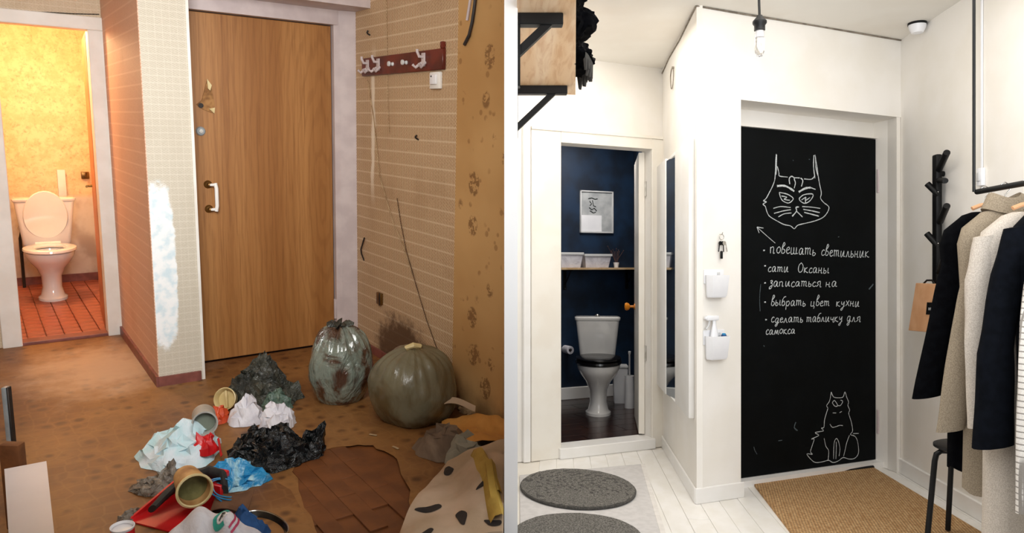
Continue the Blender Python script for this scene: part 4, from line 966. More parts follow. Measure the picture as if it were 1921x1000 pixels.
draw('chalk_cat_face', [
    [(213, 112), (206, 200), (204, 300), (195, 400), (170, 470), (140, 530), (102, 600), (72, 628), (104, 640), (66, 665), (92, 690), (110, 750), (140, 800), (220, 850), (300, 890), (370, 905), (412, 936), (450, 898), (540, 875), (640, 850), (730, 810), (780, 750), (794, 700), (770, 672), (740, 650), (702, 600), (710, 540), (690, 440), (675, 350), (662, 250), (640, 120)],
    [1.3, (216, 120), (214, 230), (210, 340)], [(225, 250), (242, 320), (250, 355), (340, 366)], [1.2, (628, 125), (624, 250), (640, 380)], [(645, 140), (650, 260), (672, 350)], [(640, 350), (600, 390), (520, 386)],
    [1.3, (362, 445), (356, 385), (380, 358), (410, 372)], [1.2, (410, 490), (424, 430), (412, 378), (470, 376)], [1.3, (490, 470), (506, 405), (480, 376)],
    [2.2, (220, 465), (300, 462), (360, 488), (410, 522)], [2.1, (460, 532), (530, 492), (590, 482)], [(590, 482), (645, 502)],
    [1.1, (245, 535), (310, 548), (360, 568), (400, 606), (352, 652), (290, 632), (260, 590), (245, 535)], [1.1, (268, 575), (330, 588), (298, 612), (362, 622)],
    [1.1, (465, 602), (520, 560), (618, 556), (590, 622), (530, 656), (480, 632), (465, 602)], [(490, 620), (540, 588), (532, 625), (584, 592)], [(532, 600), (536, 650)],
    [1.4, (462, 696), (430, 702), (436, 742), (388, 800)], [1.3, (436, 742), (502, 806)],
    [(180, 712), (260, 692), (370, 702)], [(188, 767), (280, 742), (372, 726)], [(235, 806), (300, 772), (380, 762)],
    [(498, 692), (600, 698), (698, 712)], [1.2, (510, 722), (600, 738), (692, 758)], [1.2, (520, 755), (600, 776), (682, 797)]],
    1420, 270, 5.882, .0027, 'chalk drawing of a frowning cat head')
draw('chalk_arrow', [[(1454, 456), (1440, 444), (1420, 426)], [1.3, (1420, 426), (1432, 428)], [1.3, (1420, 426), (1424, 437)]], 0, 0, 1, .0019, 'small chalk arrow pointing up left')
draw('chalk_sitting_cat', [
    [(350, 90), (375, 145), (430, 155), (480, 145), (500, 90), (520, 150), (540, 200), (533, 240), (552, 290), (542, 330), (570, 420), (585, 520), (560, 560), (610, 580), (640, 640), (650, 760), (612, 820), (550, 832), (480, 815), (430, 850), (370, 870), (320, 845), (260, 860), (180, 870), (130, 840), (80, 775), (140, 780), (120, 750), (140, 680), (160, 612), (130, 610), (212, 570), (170, 540), (262, 520), (240, 490), (268, 480), (275, 400), (300, 310), (312, 270), (298, 240), (330, 190), (350, 90)],
    [(270, 600), (290, 690), (320, 740), (315, 840)], [(375, 830), (380, 660), (405, 605), (430, 640), (445, 720), (435, 800)], [(400, 830), (405, 700), (404, 640)], [(550, 570), (520, 650), (500, 740), (485, 800)], [(652, 548), (590, 550)],
    [(360, 210), (385, 185), (420, 240), (390, 248), (360, 210)], [(450, 180), (476, 195), (450, 240), (420, 240)], [(365, 322), (402, 322)], [(440, 320), (465, 305)], [(335, 445), (360, 480), (400, 474), (440, 460), (476, 462)]],
    1500, 720, 5.886, .0022, 'chalk outline of a sitting cat')
draw('chalk_smudges', [[(1427, 533), (1425, 560), (1426, 584)], [2, (1487, 301), (1488.5, 301)], [1.5, (1517, 299), (1519, 299)], [1.5, (1572, 445), (1574, 444)], [2.5, (1630, 543), (1636, 536), (1638, 533)], [1.2, (1414, 838), (1416, 845), (1420, 852)], [1.2, (1460, 827), (1467, 826)], [2, (1493, 792), (1490, 802), (1496, 808)], [1.5, (1432, 648), (1434, 650)]], 0, 0, 1, .0018, 'faint chalk specks and smudges', 'faint_chalk')
# handwriting: letters as pen strokes in a unit box, baseline 0, x-height 1
G = {'п': (1.0, [[(.05, 1), (.1, .0)], [(.07, .8), (.35, 1), (.55, .8), (.55, .0), (.75, .05)]]), 'о': (.75, [[(.4, 1), (.1, .7), (.1, .2), (.35, 0), (.6, .3), (.6, .75), (.4, 1)]]),
     'О': (1.05, [[(.5, 1.9), (.15, 1.4), (.1, .5), (.4, 0), (.8, .4), (.85, 1.3), (.5, 1.9)]]), 'в': (.75, [[(.1, .9), (.3, 1.9), (.5, 1.6), (.15, .9), (.1, .1), (.4, 0), (.6, .4), (.35, .75), (.15, .7)]]),
     'е': (.7, [[(.1, .5), (.5, .65), (.4, 1), (.1, .7), (.15, .1), (.4, 0), (.65, .2)]]), 'ш': (1.3, [[(.1, 1), (.1, .1), (.3, 0), (.5, .2), (.5, 1)], [(.5, .2), (.7, 0), (.9, .2), (.9, 1), (.92, .1), (1.15, .1)]]),
     'а': (.9, [[(.55, .9), (.3, 1), (.08, .6), (.15, .05), (.4, .1), (.6, .9), (.6, .1), (.8, .05)]]), 'т': (1.2, [[(.05, .9), (.15, 1), (.15, 0)], [(.15, .8), (.4, 1), (.5, .8), (.5, 0)], [(.5, .8), (.75, 1), (.85, .8), (.85, .1), (1.05, .05)]]),
     'ь': (.65, [[(.1, 1), (.1, 0), (.4, 0), (.5, .3), (.3, .5), (.1, .4)]]), 'с': (.7, [[(.55, .85), (.35, 1), (.1, .6), (.15, .1), (.4, 0), (.62, .2)]]),
     'и': (.95, [[(.1, 1), (.1, .1), (.3, 0), (.6, 1), (.6, .1), (.82, .05)]]), 'л': (.85, [[(.0, .05), (.15, .1), (.35, 1), (.55, .1), (.75, .05)]]), 'н': (.9, [[(.1, 1), (.1, 0)], [(.1, .5), (.55, .5)], [(.55, 1), (.55, .05), (.75, .05)]]),
     'к': (.85, [[(.1, 1), (.1, 0)], [(.55, 1), (.15, .5), (.6, .05), (.75, .1)]]), 'ы': (1.1, [[(.1, 1), (.1, 0), (.4, 0), (.5, .3), (.3, .5), (.1, .4)], [(.8, 1), (.8, .1), (1, .05)]]),
     'з': (.65, [[(.1, .85), (.35, 1), (.45, .75), (.2, .55), (.5, .3), (.35, -.4), (.05, -.55), (.1, -.2), (.5, .1)]]), 'я': (.85, [[(.0, .05), (.3, .45), (.12, .75), (.35, 1), (.6, 1), (.6, .05), (.78, .05)]]),
     'б': (.75, [[(.65, 1.8), (.3, 1.6), (.08, .8), (.12, .1), (.4, 0), (.58, .4), (.4, .9), (.1, .6)]]), 'р': (.85, [[(.1, 1), (.1, -.8)], [(.1, .7), (.4, 1), (.62, .6), (.4, 0), (.12, .2)]]),
     'ц': (1.0, [[(.1, 1), (.1, .1), (.3, 0), (.6, .2), (.6, 1), (.62, .05), (.75, -.1), (.65, -.5)]]), 'у': (.85, [[(.1, 1), (.15, .5), (.35, .4), (.6, .9)], [(.62, 1), (.55, 0), (.3, -.8), (.1, -.6), (.7, .1)]]),
     'х': (.85, [[(.1, 1), (.4, .5), (.7, .0)], [(.65, 1), (.4, .5), (.08, 0)]]), 'д': (.85, [[(.55, .9), (.3, 1), (.08, .5), (.2, 0), (.5, .3), (.58, 1), (.5, -.4), (.25, -.8), (.15, -.5), (.75, .1)]]),
     'ч': (.8, [[(.1, 1), (.12, .55), (.4, .5), (.58, .7)], [(.58, 1), (.58, .05), (.75, .05)]]), 'м': (1.1, [[(.0, .05), (.15, .1), (.3, 1), (.5, .1), (.72, 1), (.85, .1), (1.0, .05)]]), ' ': (.8, [])}
TX = [((1433, 470), [('повешать', 1444, 1531), ('светильник', 1540, 1631)], 474, 484, 11.5), ((1435, 499), [('сати', 1440, 1480), ('Оксаны', 1496, 1556)], 510, 514, 9.5),
      ((1435, 531), [('записаться', 1443, 1541), ('на', 1548, 1571)], 537, 539, 9.5), ((1435, 567), [('выбрать', 1446, 1512), ('цвет', 1520, 1557), ('кухни', 1568, 1613)], 573, 575, 9.5),
      ((1437, 600), [('сделать', 1446, 1507), ('табличку', 1512, 1581), ('для', 1588, 1615)], 605, 603, 9), (None, [('самокса', 1436, 1492)], 627, 622, 8.5)]
mb = MB()
for bul, words_, b0, b1_, xh in TX:
    if bul: ribbon(mb, [(bul[0] - 1.6, bul[1]), (bul[0] + 1.6, bul[1] - .3)], .0042)
    for wd_, xa, xb in words_:
        tot = sum(G[c][0] for c in wd_); k = (xb - xa) / tot; x = xa
        for c in wd_:
            base = b0 + (b1_ - b0) * (x - 1436) / 195
            hh_ = xh * rnd.uniform(.9, 1.08); dy = rnd.uniform(-.8, .8)
            for s in G[c][1]: ribbon(mb, sm([(x + a * k + b * 1.0, base + dy - b * hh_) for a, b in s], 4), .0024)
            x += G[c][0] * k
o = mb.build('chalk_lettering', 'chalk', d4, None, False); o['label'] = 'handwritten chalk list of six lines'

# baseboards
bb_ = struct('baseboard_new_right', MB().rbox((-.02, -.016, 0), (2.1, 0, .085), .003, 1), 'white_gloss', RW)
struct('baseboard_new_pier_side', MB().rbox((-.004, -.012, 0), (PL + .01, 0, .075), .003, 1), 'white_gloss', PW)
struct('baseboard_new_pier', MB().rbox((-.012, -.014, 0), (sL + .012, 0, .08), .003, 1), 'white_gloss', DW)
struct('trim_19', MB().tube([(.0, -.002, HC - .004), (.3, -.003, HC - .006), (.8, -.002, HC - .003), (1.2, -.003, HC - .005), (SR, -.002, HC - .004)], .0045, 6), 'crack', DW, True)
struct('trim_20', MB().tube([(.0, -.003, HC - .03), (.3, -.003, HC - .012), (.7, -.003, HC - .02), (PL, -.003, HC - .004)], .0045, 6), 'crack', PW, True)

# mirror on the left face of the pier
xa, za = on(PW, 1243, 300); xb, _ = on(PW, 1303, 300)
_, zt3 = on(PW, 1300, 262); _, zb3 = on(PW, 1300, 782)
mi = thing('wall_mirror', 'tall white framed mirror on the left face of the pier', 'mirror', PW @ T((xa + xb) / 2, 0, (zt3 + zb3) / 2))
hw, hh = (xb - xa) / 2, (zt3 - zb3) / 2; F_ = .17
zz = [on(PW, 1275, 292)[1] - (zt3 + zb3) / 2, on(PW, 1275, 752)[1] - (zt3 + zb3) / 2]
il, _ = on(PW, 1262, 500); ir, _ = on(PW, 1276, 500); il -= (xa + xb) / 2; ir -= (xa + xb) / 2
for lo, hi in (((-hw, -.045, -hh), (il, 0, hh)), ((ir, -.03, -hh), (hw, 0, hh)), ((il, -.03, zz[0]), (ir, 0, hh)), ((il, -.03, -hh), (ir, 0, zz[1]))):
    MB().rbox(lo, hi, .004).build('frame_side', 'white_gloss', mi)
MB().prism([(il - .004, -.036), (il - .004, -.041), (ir + .004, -.011), (ir + .004, -.006)], zz[1] - .005, zz[0] + .005).build('mirror_glass', 'mirror', mi, None, False)
# cable loop high on the pier
x, z = on(PW, 1260, 147, -.01)
cl = MB().tube([(x + .06 * math.cos(t) * (1 + .1 * math.sin(3 * t)) - x, -.008, .062 * math.sin(t)) for t in arc(28, 1.2, 7.1)], .003, 6)
cl.lathe([(0, 0), (.008, 0), (.008, .012), (0, .012)], 10, T(.035, -.002, .055) @ Rx(PI / 2))
tag(cl.build('cable_loop', 'crack', None, PW @ T(x, 0, z)), 'thin grey cable coiled in a loop high on the pier side', 'cable')
# things on the pier front
def on_pier(px, py): return DW @ T(on(DW, px, py)[0], 0, on(DW, px, py)[1])
ky = thing('key_ring', 'bunch of dark keys hanging from a nail on the pier', 'keys', on_pier(1350, 440))
MB().tube([(0, 0, .0), (0, -.02, 0), (0, -.024, .01)], .002, 6).build('nail', 'chrome', ky)
MB().tube([(.014 * math.cos(t), -.016, -.014 + .014 * math.sin(t)) for t in arc(16, 0, 2 * PI)], .0015, 5).build('ring', 'chrome', ky)
for k, (dx, a) in enumerate(((-.006, .12), (.006, -.06), (.012, -.2))):
    MB().lathe([(0, 0), (.011, 0), (.011, .003), (0, .003)], 12, T(dx, -.012 - .004 * k, -.045) @ Ry(a) @ Rx(PI / 2)).rbox((-.003, -.003, -.09), (.003, 0, -.05), .001, 1, T(dx, -.012 - .004 * k, 0) @ Ry(a)).build('key', 'black_metal' if k < 2 else 'chrome', ky)
MB().rbox((-.008, -.02, -.125), (.006, -.012, -.085), .003).build('fob', 'black_metal', ky)
def pocket(name, label, px0, py0, px1, py1):
    x0, z1 = on(DW, px0, py0, -.05); x1, z0 = on(DW, px1, py1, -.05)
    t = thing(name, label, 'holder', DW @ T((x0 + x1) / 2, 0, z0), 'wall pockets on the pier'); hw = (x1 - x0) / 2; h = z1 - z0
    R2 = lambda a, d, z: [(-a + .01, 0, z), (-a, -d * .4, z), (-a + .012, -d, z), (a - .012, -d, z), (a, -d * .4, z), (a - .01, 0, z)]
    MB().loft([R2(hw * .82, .045, 0), R2(hw * .9, .052, .012), R2(hw, .065, h * .82), R2(hw - .005, .06, h * .82), R2(hw * .86, .045, .014)]).build('pocket', 'white_plastic', t)
    MB().rbox((-hw, -.006, h * .5), (hw, 0, h * 1.02), .003).build('back_plate', 'white_plastic', t)
    MB().rbox((hw * .3, -.012, h * .8), (hw * .55, -.004, h * .93), .002, 1).build('slot', 'grey_plastic', t)
    return t, hw, h
pocket('wall_pocket', 'white empty plastic pocket on the pier below the keys', 1331, 507, 1369, 558)
pk2, hw, h = pocket('wall_pocket', 'white plastic pocket on the pier holding a spray bottle', 1330, 622, 1370, 674)
x, z = on(DW, 1341, 640, -.03); spb = thing('spray_bottle', 'white trigger spray bottle standing in the lower wall pocket', 'spray bottle', DW @ T(x, -.026, z - .06))
MB().loft([[(a * .026 * s, b * .016 * s, zz_) for a, b in [(math.cos(2 * PI * i / 16), math.sin(2 * PI * i / 16)) for i in range(16)]] for s, zz_ in ((.9, .0), (1, .01), (1, .06), (.8, .10), (.42, .145), (.4, .165))]).build('bottle', 'white_plastic', spb)
MB().rbox((-.05, -.012, .165), (.022, .012, .19), .005).rbox((-.06, -.007, .172), (-.048, .007, .186), .002, 1).build('nozzle', 'white_plastic', spb)
MB().tube([(-.028, 0, .168), (-.036, 0, .14), (-.05, 0, .122)], .005, 8).build('trigger', 'grey_plastic', spb)
x, z = on(DW, 1357, 634, -.03); lt = thing('cleaning_brush', 'small blue capped brush sticking out of the lower wall pocket', 'brush', DW @ T(x, -.034, z - .05))
MB().rbox((-.009, -.007, 0), (.009, .007, .075), .004).build('cap', 'sky_plastic', lt)
MB().rbox((-.012, -.009, .04), (.012, .009, .068), .004).build('ribbed_band', 'blue_cloth', lt)

# pendant bulb
Yb = 3.35; xb_ = (1425 - 960.5) / 1400 * Yb; zb = lambda py: 1.2 - (py - 500) * Yb / 1400
pb = thing('pendant_bulb', 'clear bulb in a black socket hanging from the ceiling', 'lamp', FR @ T(xb_, Yb, 0))
MB().tube([(-.005, 0, HC), (-.002, 0, zb(10)), (0, 0, zb(30))], .006, 8).build('cord', 'black_metal', pb)
MB().lathe([(0, HC - .035), (.03, HC - .03), (.045, HC - .002), (0, HC)], 20).build('ceiling_cup', 'black_metal', pb)
MB().lathe([(0, zb(28)), (.012, zb(29)), (.014, zb(32)), (.031, zb(40)), (.031, zb(44)), (.024, zb(48)), (.024, zb(57)), (0, zb(57))], 24).build('socket', 'black_metal', pb)
MB().lathe([(.019, zb(57)), (.021, zb(66)), (.022, zb(76)), (.022, zb(90)), (.02, zb(98)), (.013, zb(105)), (0, zb(107))], 24, None, True, False).build('glass_bulb', 'bulb', pb)
MB().lathe([(0, zb(70)), (.015, zb(70)), (.015, zb(58)), (0, zb(58))], 16).tube([(-.006, 0, zb(70)), (-.008, 0, zb(88)), (0, 0, zb(96)), (.008, 0, zb(88)), (.006, 0, zb(70))], .0015, 6).build('filament_stem', 'white_plastic', pb)
# small junction on the ceiling corner
x, z = on(RW, 1728, 46, -.03)
jb = thing('ceiling_junction', 'small white junction cover with dark edge where ceiling meets right wall', 'junction box', RW @ T(x, 0, HC))
MB().lathe([(0, -.06), (.03, -.055), (.042, -.03), (.045, -.012), (0, -.012)], 20, T(0, -.05, 0)).build('cover', 'white_plastic', jb)
MB().lathe([(0, -.012), (.048, -.012), (.048, 0), (0, 0)], 20, T(0, -.05, 0)).build('rim', 'black_metal', jb)

# pine wall shelf on black brackets, upper left
zsh = 2.10; zy = lambda py: (zsh - 1.2) * 1400 / (500 - py)
Yf, Yn = zy(178), 2.35; xf = (1079.5 - 960.5) / 1400 * Yf; xn = (1081 - 960.5) / 1400 * Yn
ps = thing('pine_shelf', 'knotty pine shelf on black steel brackets at the upper left of the new hallway', 'shelf', FR @ T(.0173, 3.1, zsh))
MB().prism([(0, Yn - 3.1), (xn - .0173, Yn - 3.1), (xf - .0173, Yf - 3.1), (0, Yf - .05 - 3.1)], 0, .03).build('board', 'pine', ps, None, False)
for k, (Yk, tip) in enumerate(((zy(162), 1064), (zy(27), 1056))):
    xt = (tip - 960.5) / 1400 * Yk - .0173; yk = Yk - 3.1
    MB().rbox((0, yk - .024, -.042), (xt, yk + .022, -.001), .003, 1).build('bracket_arm', 'black_metal', ps)
    MB().box((0, -.014, -.012), (math.hypot(xt * .8, xt * .76), .016, .016), T(.0, yk, -.02 - xt * .76) @ Ry(-math.atan2(.76, .8))).build('bracket_brace', 'black_metal', ps, None, False)
    MB().rbox((0, yk - .022, -.26), (.012, yk + .022, -.001), .002, 1).build('bracket_plate', 'black_metal', ps)
def knit(name, label, Yk, ry, h, seed, m, fringe=False):
    xe = .0854 * Yk; xc = xe - .035; rx = .108 * Yk - xc
    t = thing(name, label, 'clothing', FR @ T(xc, Yk, zsh + .031))
    blob(rx, ry, h, seed, .3, 6, 48, 28, .9).build('knitted_body', m, t)
    if fringe:
        for i in range(16):
            yy = -ry * .8 + 1.6 * ry * i / 15; q = math.sqrt(max(0, 1 - (yy / ry) ** 2)) * rx * .86
            MB().tube([(q - .012, yy, h * .35), (q + .006, yy, h * .12), (q + .004 + rnd.uniform(-.01, .006), yy + rnd.uniform(-.02, .02), -.02 - rnd.uniform(0, .04))], [.013, .011, .006], 6).build('fringe', 'dark_rubber', t)
knit('knitted_hat', 'black knitted bundle at the near end of the pine shelf', 2.66, .22, .2, 4.2, 'black_cloth')
knit('knitted_sweater', 'black folded knitwear in the middle of the pine shelf edge', 3.12, .2, .16, 2.6, 'black_cloth')
knit('fringed_scarf', 'charcoal fringed scarf spilling over the far end of the pine shelf', 3.56, .2, .13, 6.6, 'black_cloth', True)

# tree-shaped coat hook on the right wall
xs, zt4 = on(RW, 1760, 290, -.03); _, zb4 = on(RW, 1760, 560, -.03)
th = thing('tree_coat_hook', 'black branch-shaped coat hook mounted on the right wall', 'coat hook', RW @ T(xs, -.0015, 0))
MB().rbox((-.024, -.05, zb4), (.024, -.018, zt4), .008).build('trunk', 'black_wood', th)
def br_(px0, py0, px1, py1, r=.016):
    a = on(RW, px0, py0, -.035); b = on(RW, px1, py1, -.075)
    MB().tube([(a[0] - xs, -.035, a[1]), (b[0] - xs, -.075, b[1])], r, 10).build('branch', 'black_wood', th)
br_(1762, 318, 1777, 286); br_(1762, 366, 1740, 345); br_(1764, 416, 1777, 386); br_(1761, 462, 1739, 438); br_(1762, 338, 1774, 339, .014); br_(1763, 510, 1772, 486)
for py in (360, 457):
    a = on(RW, 1760, py, -.05); MB().lathe([(0, 0), (.006, 0), (.005, .003), (0, .003)], 10, T(a[0] - xs, -.05, a[1]) @ Rx(PI / 2)).build('screw', 'chrome', th)
for z in (zt4 - .1, zb4 + .1): MB().lathe([(0, 0), (.014, 0), (.014, .02), (0, .02)], 12, T(0, .0, z) @ Rx(PI / 2)).build('spacer', 'black_wood', th)
# paper bag
pa = [on(RW, a, b, -.125) for a, b in ((1718, 531), (1763, 533), (1748, 624), (1704, 620))]
cx = sum(p[0] for p in pa) / 4; cz = sum(p[1] for p in pa) / 4
kb = thing('kraft_bag', 'kraft paper bag with a black label hanging from the branch hook', 'paper bag', RW @ T(cx, -.125, cz))
rg = lambda y, k: [((p[0] - cx) * k, y, (p[1] - cz) * k) for p in pa]
MB().loft([rg(0, .985), rg(.004, 1), rg(.022, 1), rg(.026, .985)]).build('bag_body', 'kraft', kb, None, False)
lb = [on(RW, a, b, -.127) for a, b in ((1739, 567), (1758, 568), (1754, 591), (1737, 590))]
MB().add([(p[0] - cx, -.0025, p[1] - cz) for p in lb], [(0, 1, 2, 3)]).build('black_label', 'black_wood', kb, None, False)
lm = MB()
for (a, b, c2, d2_) in ((1742, 577, 1743.5, 582), (1745, 577, 1746.5, 582), (1748, 577, 1750, 582), (1742, 579, 1750, 579.8)):
    qq = [on(RW, x_, y_, -.128) for x_, y_ in ((a, b), (c2, b), (c2, d2_), (a, d2_))]; lm.add([(p[0] - cx, -.0032, p[1] - cz) for p in qq], [(0, 1, 2, 3)])
lm.build('label_mark', 'grey_plastic', kb, None, False)
hd = [on(RW, a, b, -.115) for a, b in ((1732, 532), (1738, 526), (1748, 526), (1752, 533))]
MB().tube([(p[0] - cx, .012, p[1] - cz) for p in hd], .005, 6).build('string_handle', 'black_wood', kb)
# switch and conduit
x, z = on(RW, 1840, 332, -.01)
s2 = thing('wall_switch', 'small white wall switch behind the suspended clothes rail', 'switch', RW @ T(x, 0, z))
MB().rbox((-.022, -.02, -.042), (.022, 0, .042), .004).build('cover', 'white_plastic', s2)
MB().rbox((-.012, -.026, -.02), (.012, -.02, .02), .003).build('rocker', 'grey_plastic', s2)
tag(MB().rbox((-.006, -.008, 0), (.006, 0, HC - z - .045), .002, 1).build('cable_conduit', 'white_plastic', None, RW @ T(x, -.0015, z + .044)), 'thin white cable conduit rising from the wall switch', 'conduit')

# suspended clothes rail
RXf = lambda Y: 1.857 - .06 * (3.0 - Y); ZR = 1.5
rl = thing('clothes_rail', 'black clothes rail hanging from the ceiling on a thin rod', 'clothes rail', FR @ T(RXf(3.0), 3.0, ZR))
MB().tube([(.012, 0, 0), (-.06 * .9, -.9, 0)], .011, 12).build('rail', 'black_metal', rl)
MB().tube([(0, 0, 0), (0, 0, HC - ZR)], .006, 8).build('hanging_rod', 'black_metal', rl)
def coat(name, label, Y, zs_, zh_, sw_, hem, m, sleeve, th_=.042, collar=None, hook=True, cat='coat', seed=1, sl_r=(.075, .065)):
    """a coat on a hanger: body lofted from shoulder to hem, sleeve on the side towards the door"""
    t = thing(name, label, cat, FR @ T(RXf(Y), Y, 0) @ Rz(ang), 'coats on the clothes rail')
    n = 32; rings = []
    lv = [(zs_ + .0, .05, .03), (zs_ - .012, .085, .036), (zs_ - .03, sw_ * .62, th_ * .8), (zs_ - .07, sw_ * .9, th_), (zs_ - .13, sw_ * 1.0, th_)]
    for q in range(1, 13):
        f = q / 12; lv.append((zs_ - .13 + (zh_ - zs_ + .13) * f, sw_ * (1 - .08 * math.sin(f * PI)) + (hem - sw_) * f, th_ * (1 + .15 * f)))
    for k, (z, a, b) in enumerate(lv):
        f = max(0, (zs_ - .1 - z) / (zs_ - zh_)); ring = []
        for i in range(n):
            A = 2 * PI * i / n; cxx = abs(math.cos(A)) ** .75 * math.copysign(1, math.cos(A)); sy = abs(math.sin(A)) ** .75 * math.copysign(1, math.sin(A))
            wv = 1 + f * .16 * math.sin(A * 6 + seed + 1.5 * noise.noise(Vector((seed, z * 2, 0)))) + .05 * noise.noise(Vector((A, z * 5, seed)))
            ring.append((cxx * a, sy * b * wv, z + .01 * f * math.sin(A * 4 + seed)))
        rings.append(ring)
    MB().loft(rings).build('coat_body', m, t)
    P = [Vector(p) for p in sleeve]; mb = MB(); rg2 = []
    N_ = 18
    for i in range(N_ + 1):
        f = i / N_ * (len(P) - 1); k = min(int(f), len(P) - 2); p = P[k].lerp(P[k + 1], f - k); g = i / N_
        r = sl_r[0] + (sl_r[1] - sl_r[0]) * g; ring = []
        for q in range(18):
            A = 2 * PI * q / 18; wv = 1 + .09 * noise.noise(Vector((math.cos(A) * 1.5 + seed, math.sin(A) * 1.5, g * 6)))
            ring.append((p.x + r * math.cos(A) * wv, p.y + r * .6 * math.sin(A) * wv, p.z + r * .18 * math.cos(A) - (0 if 0 < i < N_ else 0)))
        rg2.append(ring)
    mb.loft(rg2).build('sleeve', m, t)
    if collar:
        MB().loft([[(math.cos(2 * PI * i / 20) * a, math.sin(2 * PI * i / 20) * b, z + .012 * math.cos(2 * PI * i / 20 * 2)) for i in range(20)] for a, b, z in ((.085, .055, zs_ - .01), (.06, .05, zs_ + .045), (.052, .042, zs_ + .05), (.05, .04, zs_ + .01))]).build('collar', collar, t)
    if hook:
        h = thing('clothes_hanger', 'wooden hanger with wire hook inside the ' + label.split(' coat')[0].split(' jacket')[0] + ' garment', 'hanger', FR @ T(RXf(Y), Y, 0) @ Rz(ang), 'hangers on the clothes rail')
        MB().tube([(0, 0, zs_ + .03), (.0, 0, ZR - .03), (.016, 0, ZR - .014), (.016, 0, ZR + .006), (.0, 0, ZR + .0155), (-.016, 0, ZR + .006)], .0026, 6).build('hook', 'chrome', h)
        MB().tube([(-.05, 0, zs_ + .014), (-.02, 0, zs_ + .026), (0, 0, zs_ + .03), (.02, 0, zs_ + .026), (.05, 0, zs_ + .014)], .009, 8, flat=.8).build('shoulder_bar', 'kraft', h)
    return t
def rp(px, py, Y):                                 # offset from the rail and height of a photographed point at depth Y
    return ((px - 960.5) / 1400 * Y - RXf(Y), 0, 1.2 - (py - 500) / 1400 * Y)
Y1, Y2, Y3, Y4, Y5 = 2.92, 2.79, 2.66, 2.53, 2.41
coat('wool_coat', 'long black wool coat hanging farthest along the rail', Y1, rp(1868, 398, Y1)[2], rp(1800, 878, Y1)[2], .17, .14, 'black_cloth', [rp(1808, 452, Y1), rp(1790, 520, Y1), rp(1765, 640, Y1), rp(1742, 745, Y1)], .05, seed=1, sl_r=(.062, .056))
coat('wool_coat', 'beige wool coat hanging second along the rail', Y2, rp(1892, 392, Y2)[2], rp(1815, 922, Y2)[2], .17, .15, 'beige_wool', [rp(1843, 470, Y2), rp(1824, 560, Y2), rp(1804, 680, Y2), rp(1786, 808, Y2)], .05, collar='beige_wool', seed=2, sl_r=(.05, .052))
coat('tweed_coat', 'light grey tweed coat hanging third along the rail', Y3, rp(1925, 398, Y3)[2], rp(1860, 1040, Y3)[2], .17, .15, 'light_tweed', [rp(1862, 440, Y3), rp(1848, 520, Y3), rp(1845, 640, Y3), rp(1848, 800, Y3)], .055, seed=3, sl_r=(.062, .055))
coat('padded_jacket', 'dark navy padded jacket at the right edge of the photo', Y4, rp(1960, 385, Y4)[2], rp(1890, 860, Y4)[2], .13, .10, 'navy_cloth', [rp(1912, 425, Y4), rp(1893, 510, Y4), rp(1872, 660, Y4), rp(1869, 838, Y4)], .05, seed=4, sl_r=(.045, .066))
coat('checked_coat', 'long white checked coat cut by the right edge of the photo', Y5, rp(1990, 420, Y5)[2], rp(1890, 1060, Y5)[2], .10, .12, 'check', [rp(1962, 470, Y5), rp(1948, 600, Y5), rp(1941, 760, Y5), rp(1938, 960, Y5)], .045, seed=5, sl_r=(.05, .05))

# stool
Ys = 3.22; xs_ = (1792 - 960.5) / 1400 * Ys; zs2 = 1.2 - 330 * Ys / 1400
so = thing('stool', 'black metal stool under the hanging coats', 'stool', FR @ T(xs_ + .03, Ys - .05, 0))
MB().lathe([(0, zs2 - .022), (.12, zs2 - .022), (.135, zs2 - .014), (.135, zs2 - .004), (.125, zs2), (0, zs2 - .003)], 32).build('seat', 'black_metal', so)
for k in range(4):
    a = PI * .98 + k * PI / 2; cx_, sy_ = math.cos(a), math.sin(a)
    MB().tube([(cx_ * .05, sy_ * .05, zs2 - .026), (cx_ * .115, sy_ * .115, zs2 - .026), (cx_ * .135, sy_ * .135, zs2 - .04), (cx_ * .142, sy_ * .142, zs2 - .07), (cx_ * .175, sy_ * .175, .019)], .0115, 10).build('leg', 'black_metal', so)

# mats on the floor
jp = [Vf(FR, 1411, 907), Vf(FR, 1642, 878), Vf(FR, 1826, 984), None]
jp = [Vf(FR, 1411, 907), Vf(FR, 1638, 880)]; dj = Vf(FR, 1482, 1000) - jp[0]
jp = [jp[0], jp[1], jp[1] + (Vf(FR, 1812, 985) - jp[1]) * 1.25, jp[0] + dj * 1.35]; cj = sum(jp, Vector()) / 4
jm = thing('jute_mat', 'brown woven jute doormat in front of the black door', 'doormat', FR @ T(cj.x, cj.y, 0) @ Rz(math.atan2(u.y, u.x)))
inv = (T(cj.x, cj.y, 0) @ Rz(math.atan2(u.y, u.x))).inverted()
MB().prism([(inv @ p).to_tuple()[:2] for p in jp], 0, .012).build('weave', 'jute', jm, None, False)
e0_, e1_ = inv @ jp[0], inv @ jp[1]
MB().tube([(e0_.x, e0_.y, .011), (e1_.x, e1_.y, .011)], .011, 8).build('dark_end_binding', 'black_wood', jm)
rp4 = [Vf(FR, 1208, 872), Vf(FR, 1250, 1012), Vf(FR, 1262, 1060)]
dr = (rp4[1] - rp4[0]); A0, A1 = rp4[0], rp4[0] + dr * 1.6
rgm = thing('floor_rug', 'pale grey flat rug under the two round pads', 'rug', FR @ T(.45, 3.8, 0))
L0, L1 = Vf(FR, 975, 893), Vector((.03, A1.y - .1, 0))
MB().prism([(p.x - .45, p.y - 3.8) for p in (A0 - Vector((.02, 0, 0)), L0, L1, A1 - Vector((.02, 0, 0)))], 0, .005).build('pile', 'rug', rgm, None, False)
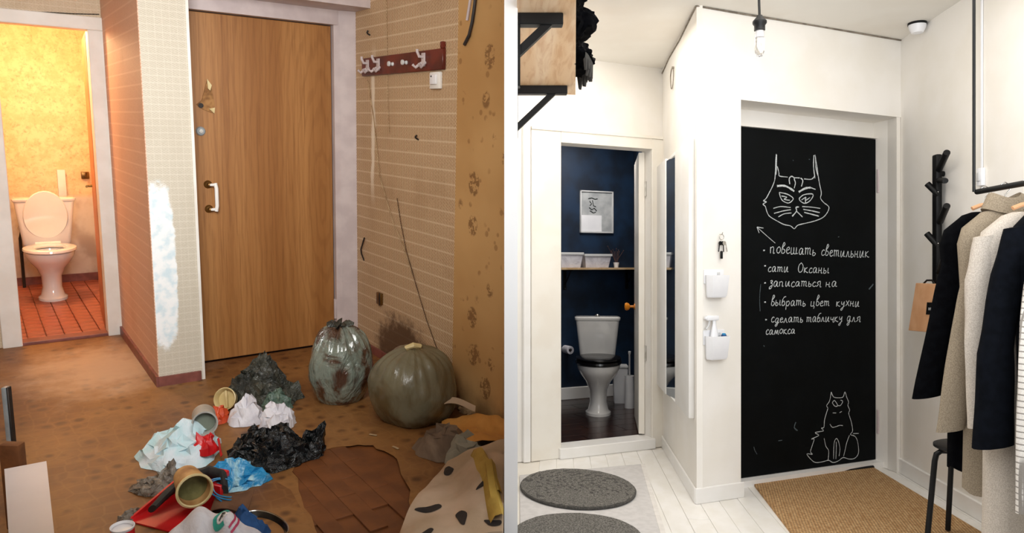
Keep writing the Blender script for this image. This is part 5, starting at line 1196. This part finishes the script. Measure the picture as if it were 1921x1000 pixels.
MB().prism([(p.x - .45, p.y - 3.8) for p in (A0 + Vector((.004, 0, 0)), A0 - Vector((.02, 0, 0)), A1 - Vector((.02, 0, 0)), A1 + Vector((.004, 0, 0)))], 0, .0065).build('binding', 'rug_edge', rgm, None, False)
for k, (l, r, tpy, bpy_, cpx, lab) in enumerate(((977, 1190, 879, 962, 1083, 'round grey wool floor pad nearer the toilet door'), (962, 1205, 962, 1060, 1082, 'round grey wool floor pad cut by the bottom edge'))):
    z = .022; a, b = fl(cpx, tpy, z, FR), fl(cpx, bpy_ - 10, z, FR); c = (a + b) / 2
    hy = (a - b).length / 2; hx = (r - l) / 2 / 1400 * c.y
    fpd = thing('floor_pad', lab, 'floor pad', FR @ T(c.x, c.y, .0066) @ Rz(.22), 'round pads on the rug')
    def el(s, zz_): return [(s * hx * math.cos(2 * PI * i / 72) * (1 + .008 * noise.noise(Vector((i * .9, zz_ * 40, k)))), s * hy * math.sin(2 * PI * i / 72) * (1 + .008 * noise.noise(Vector((i * .7, zz_ * 40, k + 3)))), zz_) for i in range(72)]
    MB().loft([el(.985, 0), el(1.0, .004), el(1.0, .012), el(.985, .016)]).build('felt_edge', 'pad_edge', fpd)
    mbt = MB(); rr_ = []
    for q in range(1, 22): rr_.append([(p[0], p[1], .0165 + .004 * noise.noise(Vector((p[0] * 60, p[1] * 60, k)))) for p in el(.985 * q / 21, 0)])
    mbt.loft(rr_[::-1]).build('looped_top', 'felt', fpd)

# the old hallway ends at the partition: cut what would reach into it
pn = FR.to_3x3() @ Vector((1, 0, 0)); pp0 = FR @ Vector((-.01036 * D0 - .002, 0, 0))
for o in list(bpy.data.objects):
    if o.type != 'MESH' or o.name.startswith('wall_middle'): continue
    r = o
    while r.parent: r = r.parent
    if r.name in ('floor', 'wall_right_front', 'wall_right', 'ceiling', 'leaf_print_fabric', 'torn_wallpaper', 'torn_wallpaper.001', 'torn_wallpaper.002', 'rag', 'plaster_rubble') and o.name != 'parquet_block':
        bpy.context.view_layer.update()
        inv = o.matrix_world.inverted(); co = inv @ pp0; no = (inv.to_3x3() @ pn).normalized()
        bm = bmesh.new(); bm.from_mesh(o.data)
        if any((v.co - co).dot(no) > 0 for v in bm.verts):
            g = bmesh.ops.bisect_plane(bm, geom=bm.verts[:] + bm.edges[:] + bm.faces[:], plane_co=co, plane_no=no, clear_outer=True)
            ed = [e for e in g['geom_cut'] if isinstance(e, bmesh.types.BMEdge)]
            if ed: bmesh.ops.holes_fill(bm, edges=ed)
            bm.to_mesh(o.data)
        bm.free()
